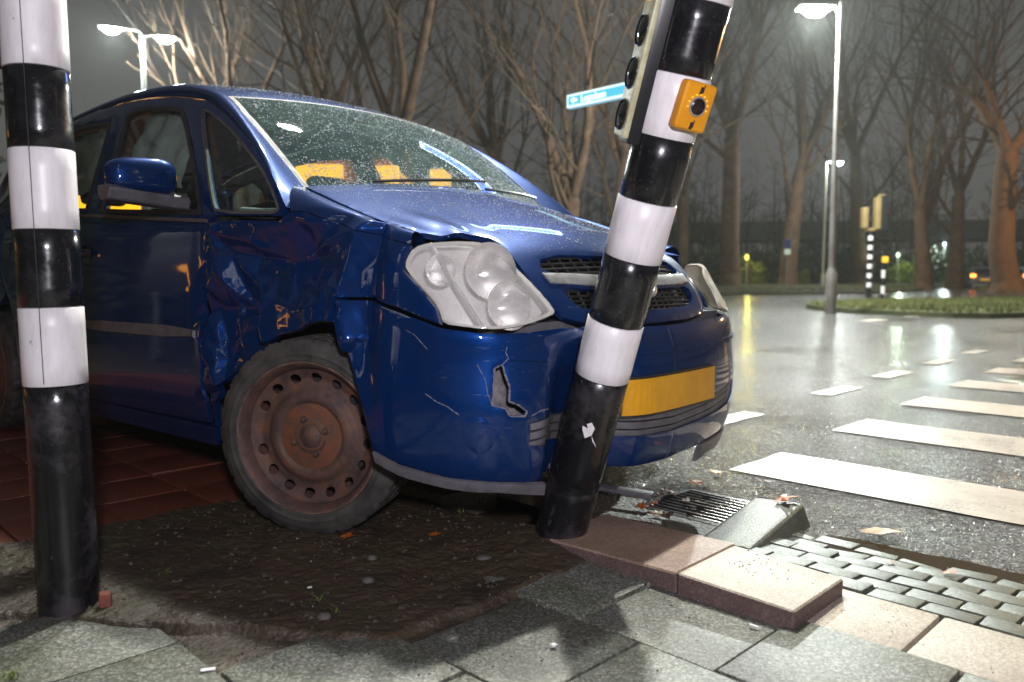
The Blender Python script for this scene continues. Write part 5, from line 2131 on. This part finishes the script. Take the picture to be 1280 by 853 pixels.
tufts('grass', [(4, 36.7), (12, 37), (17, 39), (22, 44.5), (27, 52.5), (33, 60.5), (36, 75), (0, 75), (-5, 50), (-5, 37)], 16000, .16, lambda x, y: ZROAD + .14, random.Random(3))
tufts('grass', isl, 9000, .09, lambda x, y: ZROAD + .12, random.Random(4))
tufts('grass', [(23, 37.5), (30, 41.5), (44, 43), (44, 58), (34, 57), (27, 47)], 5000, .16, lambda x, y: ZROAD + .05, random.Random(9))

# ------------------------------------------------------------------ striped traffic light on the island
TLY = mat('signal_backboard_cream', (.34, .235, .10), .5, var=(.27, .19, .08), scale=5)
tl = thing('traffic_light', 'distant traffic light on a black and white banded post with two heads', 'traffic light', (*ground_px(1085.5, 376.5, ZROAD + .12), ZROAD + .10))
for k in range(13):
    z0 = .0 if k == 0 else .42 + .135 * (k - 1)
    z1 = .42 + .135 * k
    MB().lathe([(.075, z0 + .001), (.075, z1 - .001)], 14, close=True).build('black_band' if k % 2 == 0 else 'white_band', BLACKB if k % 2 == 0 else WHITE, tl)
MB().tube([(-.18, 0, 2.08), (.24, 0, 2.08)], .05, 8).build('bracket', TLY, tl)
for dx, zc, hh, nm in ((-.20, 2.42, .60, 'signal_head'), (.16, 2.55, .92, 'signal_head')):
    hd = bevel_box(nm, (.16, .22, hh), TLY, tl, .03, 2, (dx, 0, zc))
    if dx > 0:
        bevel_box('back_board', (.26, .05, hh + .05), BLACKP, hd, .02, 2, (.16, -.05, 0))
        MB().tube([(0, 0, hh / 2 - .02), (.06, 0, hh / 2 + .05), (.20, 0, hh / 2 + .06)], .035, 6).build('hood', TLY, hd)
        for j in range(3):
            bevel_box('signal_lens', (.05, .14, .16), mat('dark_lens', (.01, .011, .012), .1), hd, .02, 2, (.27, 0, -.26 + .26 * j))
sp = thing('push_button_post', 'short banded post with a yellow button box beside the distant traffic light', 'post', (*ground_px(1103, 376.5, ZROAD + .12), ZROAD + .10))
for k in range(5):
    MB().lathe([(.06, .23 * k + .001), (.06, .23 * k + .229)], 12, close=True).build('black_band' if k % 2 == 0 else 'white_band', BLACKB if k % 2 == 0 else WHITE, sp)
bevel_box('push_button_box', (.16, .12, .18), mat('signal_yellow_lit', (.8, .42, .02), .4, emis=(1, .6, .05), estr=.5), sp, .03, 2, (.02, -.03, 1.22))

# small blue and white sign on a thin post
bs = thing('road_sign', 'small blue and white road sign on a thin post by the straight tree', 'sign', at(982, 45, 0))
MB().tube([(0, 0, -.05), (0, 0, 2.5)], .03, 8).build('pole', GALV, bs)
bevel_box('sign_plate', (.34, .04, .5), mat('sign_blue', (.02, .06, .30), .4), bs, .01, 1, (.0, -.04, 2.6))
bevel_box('sign_plate', (.34, .04, .30), mat('sign_white', (.7, .8, .75), .4, emis=(.7, 1, .85), estr=.25), bs, .01, 1, (.0, -.04, 2.17))


# ------------------------------------------------------------------ cars in the distance
def far_car(label, loc, rz, paint):
    t = thing('parked_car', label, 'car', loc, (0, 0, rz))
    prof = [(-2.0, .35), (-2.05, .62), (-1.98, .86), (-1.85, .98), (-1.55, 1.40), (-1.1, 1.50), (.1, 1.48), (.85, 1.02), (1.7, .88), (1.98, .65), (2.0, .35)]
    V, F = [], []
    for yy, k in ((-.84, 0), (-.86, 1), (.86, 1), (.84, 0)):
        for x, z in prof:
            V.append((x * (1 if k else .985), yy * (1 if z < 1 else .80), z))
    n = len(prof)
    for r_ in range(3):
        for i in range(n - 1):
            F.append((r_ * n + i, r_ * n + i + 1, (r_ + 1) * n + i + 1, (r_ + 1) * n + i))
    F += [tuple(range(n)), tuple(range(3 * n, 4 * n))[::-1]]
    F.append((0, n, 2 * n, 3 * n)[::-1])
    F.append((n - 1, 2 * n - 1, 3 * n - 1, 4 * n - 1))
    b = obj('body', V, F, paint, t, angle=30)
    # rear window, lights, plate, bumper, wheels
    DG = mat('dark_car_glass', (.02, .025, .03), .08, coat=1)
    obj('rear_window', [(-1.81, -.60, 1.07), (-1.81, .60, 1.07), (-1.60, .56, 1.36), (-1.60, -.56, 1.36)], [(0, 1, 2, 3)], DG, t, smooth=False)
    for s in (1, -1):
        obj('side_window', [(-1.45, s * .80, 1.04), (.55, s * .80, 1.04), (0, s * .71, 1.40), (-1.2, s * .71, 1.41)], [(0, 1, 2, 3)], DG, t, smooth=False)
        bevel_box('tail_light', (.10, .30, .20), emit('tail_amber_red', (1.0, .18, .02), 12), t, .03, 2, (-1.98, s * .70, .90))
        for x in (-1.30, 1.28):
            w = MB().lathe([(.15, -.09), (.29, -.10), (.31, -.06), (.31, .06), (.29, .10), (.15, .09)], 20, Matrix.Translation((x, s * .78, .31)) @ Matrix.Rotation(R(90), 4, 'X')).build('wheel', RUBBER, t)
            MB().lathe([(.001, -.08), (.16, -.085), (.17, -.06), (.17, .06), (.16, .085), (.001, .08)], 16, Matrix.Translation((x, s * .78, .31)) @ Matrix.Rotation(R(90), 4, 'X')).build('rim', CHROME, w)
    bevel_box('number_plate', (.03, .52, .12), mat('plate_lit', (.75, .40, .02), .4, emis=(1, .55, .05), estr=.35), t, 0, loc=(-2.06, 0, .62))
    bevel_box('rear_bumper', (.12, 1.66, .24), GREYP, t, .04, 2, (-2.02, 0, .44))
    return t


GREYCAR = mat('grey_car_paint', (.10, .12, .17), .3, .4, coat=1)
far_car('dark grey hatchback with lit tail lights parked beyond the leaning tree', (*ground_px(1226, 361.0, ZROAD), ZROAD), R(66), GREYCAR)
far_car('red-lit pale car cut by the right edge of the picture', (*ground_px(1287, 360.5, ZROAD), ZROAD), R(70), mat('pale_car_paint', (.40, .40, .40), .3, .2, coat=1))

# ------------------------------------------------------------------ lit street name sign
sl_, sr_ = Vector((.87, 11.95, 0)), Vector((1.76, 11.0, 0))


def z_px(py, Y):
    p_ = .0802
    tt = (426.5 - py) / 1000
    return CAM_H + Y * (tt * math.cos(p_) - math.sin(p_)) / (math.cos(p_) + tt * math.sin(p_))


zl, zr_ = z_px(129, 11.95), z_px(107, 11.0)
L = (sr_ - sl_).length
sn = thing('street_name_sign', 'lit pale blue street name box sign left of the signal housing', 'sign', (sr_.x, sr_.y, 0), (0, 0, math.atan2(sr_.y - sl_.y, sr_.x - sl_.x)))
MB().lathe([(.07, 0), (.06, .5), (.05, 4.2)], 14, close=True).build('pole', GALV, sn)
zc = (zl + zr_) / 2
bevel_box('sign_box', (L, .10, .195), mat('sign_box_edge', (.3, .5, .6), .4, emis=(.35, .75, 1.0), estr=.6), sn, .015, 2, (-L / 2 - .05, 0, zc))
bevel_box('sign_border', (L - .02, .012, .182), emit('sign_white_lit', (.75, .95, 1.0), 1.5), sn, .004, 1, (-L / 2 - .05, -.052, zc))
bevel_box('sign_panel', (L - .08, .012, .125), emit('sign_cyan_lit', (.05, .55, .78), 1.1), sn, .004, 1, (-L / 2 - .05, -.060, zc))
SW = emit('sign_text_lit', (.85, 1.0, 1.0), 2.2)


def text_mesh(name, body, size, m_, parent, loc, rot):
    cu = bpy.data.curves.new(name, 'FONT')
    cu.body = body
    cu.size = size
    cu.extrude = .002
    o = bpy.data.objects.new(name + '_tmp', cu)
    C.objects.link(o)
    bpy.context.view_layer.update()
    me = bpy.data.meshes.new_from_object(o)
    bpy.data.objects.remove(o)
    me.materials.clear()
    me.materials.append(m_)
    q = link(bpy.data.objects.new(name, me), parent)
    q.location = loc
    q.rotation_euler = rot
    return q


text_mesh('lettering', 'Legolaan', .135, SW, sn, (-L + .24, -.069, zc - .045), (R(90), 0, 0))
V = [(-.07, 0, 0), (-.02, 0, .05), (-.02, 0, .018), (.05, 0, .018), (.05, 0, -.018), (-.02, 0, -.018), (-.02, 0, -.05)]
ar = obj('arrow', V, [tuple(range(7))[::-1]], SW, sn, smooth=False)
ar.location = (-L + .12, -.069, zc)

# ------------------------------------------------------------------ service pickup behind the car, seen only through its windows
ORG = mat('service_orange', (.70, .24, .01), .45, coat=.3)
sv = thing('service_pickup', 'orange service pickup parked behind the blue car, glimpsed through its windows', 'pickup', (-2.2, 6.9, ZROAD), (0, 0, R(0)))
prof = [(-1.75, .45), (-1.75, 1.28), (.25, 1.30), (.35, 1.70), (1.25, 1.72), (1.62, 1.22), (1.70, .45)]
V = [(x, y, z) for y in (-.75, .75) for x, z in prof]
n = len(prof)
obj('body', V, [tuple(range(n)), tuple(range(n, 2 * n))[::-1]] + [(i, n + i, n + (i + 1) % n, (i + 1) % n) for i in range(n)], ORG, sv, smooth=False)
for x in (-1.1, 1.1):
    for y in (-.68, .68):
        MB().lathe([(.12, -.1), (.30, -.1), (.31, .1), (.12, .1)], 20, Matrix.Translation((x, y, .31)) @ Matrix.Rotation(R(90), 4, 'X'), close=True).build('wheel', RUBBER, sv)
for cx_, w_, z_, h_ in ((-1.45, .36, 1.55, .15), (-.95, .20, 1.53, .17), (-.54, .16, 1.52, .14), (-2.92, .22, 1.33, .13), (-3.29, .18, 1.33, .16), (-2.4, .3, 1.2, .12)):
    bevel_box('added_amber_light', (w_, .05, h_), AMBER, sv, .02, 2, (cx_ + 2.2, -.79, z_ - ZROAD))  # glowing panels added for the orange shapes in the car windows
bevel_box('side_window', (.5, .02, .3), mat('dark_car_glass', (.02, .025, .03), .08, coat=1), sv, .02, 1, (.85, -.76, 1.35))

# unseen tall hedge, added to give the car's flank something dark to mirror
hg = thing('hedge', 'tall dark hedge added left of the blue car to darken its side reflections', 'hedge', (-11.5, 6.0, -.1), (0, 0, R(96)))
rngh = random.Random(61)
V, F = [], []
for _ in range(9000):
    p_ = Vector((rngh.uniform(-13, 13), rngh.choice((-1, 1)) * rngh.uniform(.55, 1.0), rngh.uniform(0, 6.2) + rngh.gauss(0, .15)))
    a_ = Vector((rngh.gauss(0, 1), rngh.gauss(0, 1), rngh.gauss(0, 1))).normalized()
    b_ = a_.cross(Vector((rngh.gauss(0, 1), rngh.gauss(0, 1), rngh.gauss(0, 1)))).normalized()
    s_ = rngh.uniform(.12, .30)
    k_ = len(V)
    V += [p_ - a_ * s_, p_ + b_ * s_ * .5, p_ + a_ * s_, p_ - b_ * s_ * .5]
    F.append((k_, k_ + 1, k_ + 2, k_ + 3))
obj('foliage', V, F, LEAFD, hg, smooth=False)
MB().box((0, 0, 2.9), (25.6, 1.1, 5.8)).build('branches', mat('hedge_core', (.010, .011, .006), .95), hg, smooth=False)

# ------------------------------------------------------------------ rain drops on the car
def drops(name, surf, region, n, seed, parent, off=.0, rmin=.0011, rmax=.0032, m_=None):
    rng = random.Random(seed)
    us, ss = TAB[surf]
    U, Y = [], []
    poly = np.array(region)
    lo, hi = poly.min(0), poly.max(0)
    while len(U) < n:
        a, b = rng.uniform(lo[0], hi[0]), rng.uniform(lo[1], hi[1])
        if inside(np.array([[a, b]]), poly)[0]:
            U.append(a)
            Y.append(b)
    U, Y = np.array(U), np.array(Y)
    f = FN[surf]
    e = 2e-3
    P = f(U, Y)
    N = np.cross(f(U + e, Y) - f(U - e, Y), f(U, Y + e) - f(U, Y - e))
    N /= np.linalg.norm(N, axis=1)[:, None]
    N *= np.sign((N * (P - CEN)).sum(1))[:, None]
    V, F = [], []
    for p, nn in zip(P, N):
        r = rng.uniform(rmin, rmax) * (1.5 if rng.random() < .08 else 1)
        nv = Vector(nn)
        a = nv.orthogonal().normalized()
        b = nv.cross(a)
        k = len(V)
        p = Vector(p) + nv * off
        for rr, hh in ((1.0, 0), (.72, .5)):
            for j in range(6):
                t = 6.2832 * j / 6
                V.append(p + (a * math.cos(t) + b * math.sin(t)) * r * rr + nv * r * hh)
        V.append(p + nv * r * .72)
        for j in range(6):
            j2 = (j + 1) % 6
            F.append((k + j, k + j2, k + 6 + j2, k + 6 + j))
            F.append((k + 6 + j, k + 6 + j2, k + 12))
    o = obj(name, V, F, m_, parent, angle=80)
    o['kind'] = 'stuff'
    return o


DROP = mat('rain_drop', (.50, .56, .56), .04, coat=1, spec=1.0)
drops('rain_drops', 'green', [(.78, -.62), (.78, .62), (4.0, .58), (4.0, -.58)], 4200, 1, ws, .001, m_=DROP)
drops('rain_drops', 'green', [(.72, -.62), (.72, .62), (1.6, .60), (1.6, -.60)], 1900, 4, ws, .001, m_=DROP)
bon_ = [o for o in car.children if o.name.startswith('bonnet')][0]
drops('rain_drops', 'hood', [(1.0, -.63), (1.0, .63), (4.2, .6), (4.2, -.6)], 2000, 2, bon_, .001, .0009, .0024, DROP)
drops('rain_drops', 'hood', [(4.2, -.44), (4.2, .44), (5.3, .42), (5.3, -.42)], 300, 5, bon_, .001, .0008, .002, DROP)
rf_ = [o for o in car.children if o.name.startswith('roof')][0]
drops('rain_drops', 'green', [(4.1, -.58), (4.1, .58), (7.5, .55), (7.5, -.55)], 1500, 3, rf_, .001, .001, .003, DROP)


# ------------------------------------------------------------------ fallen leaves, litter, weeds
LEAFO = mat('leaf_orange', (.42, .11, .012), .5, var=(.28, .07, .012), scale=40)
LEAFT = mat('leaf_tan', (.40, .20, .06), .5, var=(.25, .11, .03), scale=40)
LEAFB = mat('leaf_brown', (.10, .045, .022), .55, var=(.06, .03, .018), scale=40)


def leaf_mesh(seed, m_):
    rng = random.Random(seed)
    out = []
    lobes = [(0, 1.0), (24, .52), (48, .86), (76, .46), (104, .72), (134, .34), (165, .30)]
    ring = [(a, r) for a, r in lobes] + [(180, .22)] + [(360 - a, r) for a, r in reversed(lobes[1:])]
    V = [(0, 0, .10)]
    for a, r in ring:
        r *= rng.uniform(.82, 1.12)
        t = R(a + rng.uniform(-5, 5))
        V.append((r * math.cos(t), r * math.sin(t) * .92, .10 * rng.uniform(-1, 1.8) * r + .04))
    n = len(ring)
    F = [(0, 1 + i, 1 + (i + 1) % n) for i in range(n)]
    k = len(V)
    V += [(-.15, -.02, .06), (-.15, .02, .06), (-.75, .02, .14), (-.75, -.0, .14)]
    F.append((k, k + 1, k + 2, k + 3))
    me = bpy.data.meshes.new('fallen_leaf')
    me.from_pydata(V, [], F)
    me.materials.append(m_)
    return me


LM = [leaf_mesh(1, LEAFO), leaf_mesh(2, LEAFO), leaf_mesh(3, LEAFT), leaf_mesh(4, LEAFB), leaf_mesh(5, LEAFB)]
leaves = [(433, 672, 0, .034, .004, 'small orange leaf on the soil right of the rusty wheel'), (545, 671, 1, .030, .004, 'small orange leaf on the soil under the bumper corner'),
          (978, 626, 0, .070, .03, 'bright orange leaf on the grey kerb stone'), (1108, 668, 2, .10, -.03, 'large tan leaf floating in the puddle'),
          (893, 592, 2, .045, -.03, 'yellow-orange leaf on the wet asphalt in front of the bumper'), (868, 606, 1, .045, -.03, 'orange leaf beside the far corner of the drain grate'),
          (955, 604, 3, .055, -.03, 'dark brown leaf on the asphalt before the zebra stripe'), (1272, 465, 2, .09, -.03, 'tan leaf by the zebra crossing at the right edge'),
          (1052, 453, 3, .07, -.03, 'brown leaf lying between the zebra and the lane markings'), (880, 562, 4, .04, -.02, 'dark leaf by the left end of the nearest zebra stripe')]
for i, (px, py, k, s, z, lab) in enumerate(leaves):
    x, y = ground_px(px, py, z)
    o = tag(link(bpy.data.objects.new('fallen_leaf', LM[k])), lab, 'leaf', 'fallen leaves')
    o.location = (x, y, z + .006)
    o.scale = (s, s, s)
    o.rotation_euler = (random.uniform(-.2, .2), random.uniform(-.2, .2), random.uniform(0, 6.28))
rng = random.Random(12)
for k in range(34):
    a, b = (rng.uniform(-1.75, -1.35), rng.uniform(2.15, 2.62)) if k < 16 else (rng.uniform(-1.0, 1.1), rng.uniform(2.18, 2.75))
    o = tag(link(bpy.data.objects.new('fallen_leaf', LM[rng.choice((0, 1, 2, 3, 3, 4))])),
            'sodden leaf among the litter around the drain grate' if k < 16 else 'sodden leaf among the litter along the gutter', 'leaf', 'sodden leaves by the drain' if k < 16 else 'sodden leaves in the gutter')
    o.location = AB(a, b, -.022 if b < 2.36 else -.026)
    s = rng.uniform(.024, .05)
    o.scale = (s, s, s)
    o.rotation_euler = (rng.uniform(-.3, .3), rng.uniform(-.3, .3), rng.uniform(0, 6.28))

# crumbs of soil, chips and grit spilled over slabs, kerb and gutter
V, F = [], []


def crumb(p, s):
    k = len(V)
    for d in ((1, 0, 0), (-.5, .87, 0), (-.5, -.87, 0), (0, 0, .8), (.1, .1, -.5)):
        V.append((p[0] + d[0] * s * rng.uniform(.6, 1.2), p[1] + d[1] * s * rng.uniform(.6, 1.2), p[2] + d[2] * s * rng.uniform(.6, 1.1)))
    F.extend([(k, k + 1, k + 3), (k + 1, k + 2, k + 3), (k + 2, k, k + 3), (k + 1, k, k + 4), (k + 2, k + 1, k + 4), (k, k + 2, k + 4)])


for _ in range(1500):
    a, b = rng.uniform(-2.6, -1.2), rng.uniform(-.2, 1.72)
    crumb(AB(a, b, dirt_height(a, b) + .001), rng.choice((.0015, .002, .003, .004, .006, .009)))
for _ in range(500):
    a = rng.gauss(-1.25, .18)
    b = rng.uniform(.8, 1.70)
    crumb(AB(a, b, .002), rng.uniform(.001, .004))
for _ in range(420):
    crumb(AB(rng.uniform(-1.2, .6), rng.gauss(1.98, .04), .0 - .012), rng.uniform(.0015, .005))
for _ in range(160):
    crumb(AB(rng.uniform(-1.06, .5), rng.uniform(1.74, 1.94), .0 if True else 0), rng.uniform(.001, .0025))
for _ in range(50):
    crumb(AB(rng.gauss(-.97, .06), rng.gauss(1.82, .05), .05), rng.uniform(.0015, .0035))
go = obj('soil_crumbs', V, F, mat('soil_crumb', (.03, .021, .014), .75, var=(.060, .045, .032), scale=60), None, smooth=False)
go['kind'] = 'stuff'
# pale specks: paper and glass chips
V, F = [], []
for _ in range(110):
    a, b = rng.uniform(-2.4, -1.0), rng.uniform(.0, 1.7)
    crumb(AB(a, b, max(dirt_height(a, b), -.0 if a > -1.3 else -1) + .002), rng.uniform(.0012, .0028))
go = obj('glass_chips', V, F, mat('glass_chip', (.55, .55, .55), .1, coat=1), None, smooth=False)
go['kind'] = 'stuff'


def shard(name, px, py, z, size, m_, lab, cat, rz=0):
    x, y = ground_px(px, py, z)
    o = bevel_box(name, size, m_, None, min(size) * .3, 1, (x, y, z + size[2] / 2), (random.uniform(-.1, .1), random.uniform(-.1, .1), rz), min(size) * .2)
    return tag(o, lab, cat)


PAPER = mat('wet_paper', (.62, .62, .62), .5)
shard('paper_scrap', 260, 838, .002, (.028, .009, .003), PAPER, 'white paper scrap at the bottom left joint of the slabs', 'litter', .4)
shard('paper_scrap', 387, 735, .012, (.012, .009, .003), PAPER, 'tiny white paper scrap in the middle of the bare soil', 'litter', .2)
shard('cigarette_end', 942, 784, .002, (.022, .006, .005), PAPER, 'white cigarette end on the slab before the raised kerb stone', 'litter', -.7)
shard('pale_pebble', 692, 808, .002, (.013, .012, .006), PAPER, 'pale round pebble on the grey slab below the leaning post', 'pebble', .7)
# brick stub beside the left post
br_ = bevel_box('brick_stub', (.028, .028, .05), mat('red_brick', (.22, .06, .035), .8, var=(.13, .045, .03), scale=50, bump=.4), None, .008, 2, (*ground_px(133, 762, .0), .018), (0, 0, .3), .003)
tag(br_, 'small red brick stub beside the foot of the upright striped post', 'brick')
# flat stones in the soil
for i, (px, py, sx, lab) in enumerate([(605, 697, .050, 'flat grey stone in the soil, right of the wheel'), (465, 697, .030, 'flat grey pebble in the soil below the wheel'), (460, 725, .035, 'pale flat pebble in the middle of the soil'), (405, 770, .035, 'brownish flat pebble near the edge of the soil'), (615, 671, .04, 'flat mossy pebble under the bumper')]):
    V, F = [], []
    x, y = ground_px(px, py, .01)
    st = MB().lathe([(.001, .008), (.55, .007), (.9, .003), (1.0, -.004)], 14)
    o = st.build('flat_stone', mat('flat_stone', (.055, .050, .042), .6, var=(.085, .08, .068), scale=40, bump=.3), None)
    o.scale = (sx * .5, sx * .42, 1)
    o.location = (x, y, .010)
    tag(o, lab, 'stone', 'flat stones in the soil')

# torn strip of bumper lip on the ground
x, y = ground_px(778, 618, .0)
tp_ = bevel_box('bumper_fragment', (.22, .035, .014), GREYP, None, .004, 2, (x, y, .012), (R(8), R(2), R(-24)), .003)
tag(tp_, 'torn grey strip of bumper lip on the ground behind the leaning post', 'car fragment')

# weeds
WEED = mat('weed_green', (.10, .17, .03), .5, var=(.16, .20, .05), scale=30)


def weed(px, py, z, n, h, lab, lean=.5):
    rng = random.Random(int(px * 7 + py))
    V, F = [], []
    for _ in range(n):
        a = rng.uniform(0, 6.28)
        L = h * rng.uniform(.6, 1.2)
        w = .0022
        dx, dy = math.cos(a), math.sin(a)
        k = len(V)
        ox, oy = rng.gauss(0, .008), rng.gauss(0, .008)
        for t in (0, .5, 1):
            x = ox + dx * lean * L * t * t
            y = oy + dy * lean * L * t * t
            zz = L * t * (1 - .25 * t)
            ww = w * (1 - .8 * t)
            V += [(x - dy * ww, y + dx * ww, zz), (x + dy * ww, y - dx * ww, zz)]
        F += [(k, k + 1, k + 3, k + 2), (k + 2, k + 3, k + 5, k + 4)]
    o = obj('weed', V, F, WEED, None, smooth=False)
    x, y = ground_px(px, py, z)
    o.location = (x, y, z)
    return tag(o, lab, 'weed', 'weeds in the soil')


weed(600, 632, .01, 16, .05, 'grass weed sprouting under the bumper corner', .9)
weed(572, 640, .01, 9, .03, 'low grass weed between the bumper and the wheel', 1.2)
weed(398, 752, .012, 5, .022, 'tiny bright weed left of the middle of the soil', 1.2)
weed(417, 765, .012, 5, .026, 'tiny bright weed sprig near the front edge of the soil', .9)
weed(52, 765, .0, 10, .035, 'grass weed at the foot of the upright striped post', .8)
weed(205, 718, .012, 6, .02, 'pale green sprig lying on the soil by the upright post', 2.2)
weed(12, 848, .0, 14, .03, 'grass weed in the slab joint at the bottom left corner', 1.0)
weed(740, 768, .0, 6, .012, 'moss sprig in the slab joint below the leaning post', 1.4)

# stone grit of the wet asphalt nearest the camera
V, F = [], []
rng = random.Random(77)
nst = 0
while nst < 15000:
    b = 2.45 + rng.random() ** 1.6 * 2.2
    a = rng.uniform(-1.9, 2.2)
    if 3.03 - .01 < b < 3.51 + .01 or 4.20 < b < 4.69:
        continue
    if b < 2.5 and a > -1.0 and rng.random() < .7:
        continue
    nst += 1
    s = rng.uniform(.0022, .0046)
    x, y, z = AB(a, b, ZROAD - .0005)
    k = len(V)
    t0 = rng.uniform(0, 6.28)
    for j in range(5):
        t = t0 + 6.2832 * j / 5
        V.append((x + s * math.cos(t) * rng.uniform(.8, 1.2), y + s * math.sin(t) * rng.uniform(.8, 1.2), z))
    V.append((x + rng.uniform(-.3, .3) * s, y + rng.uniform(-.3, .3) * s, z + s * rng.uniform(.35, .8)))
    F += [(k + j, k + (j + 1) % 5, k + 5) for j in range(5)]
go = obj('asphalt_grit', V, F, mat('wet_grit', (.05, .05, .048), .12, spec=.7, var=(.22, .215, .20), scale=300, detail=1), None, smooth=False)
go['kind'] = 'stuff'

# ------------------------------------------------------------------ damp air
HZM = bpy.data.materials.new('damp_air')
HZM.use_nodes = True
hn = HZM.node_tree
hn.nodes.remove(hn.nodes['Principled BSDF'])
pv_ = hn.nodes.new('ShaderNodeVolumePrincipled')
pv_.inputs['Color'].default_value = (.9, .95, .9, 1)
pv_.inputs['Density'].default_value = .0008
pv_.inputs['Anisotropy'].default_value = .3
hn.links.new(pv_.outputs['Volume'], hn.nodes['Material Output'].inputs['Volume'])
hz = MB().box((0, 140, 14), (380, 420, 30.6)).build('haze', HZM, None, smooth=False)
hz['kind'] = 'stuff'
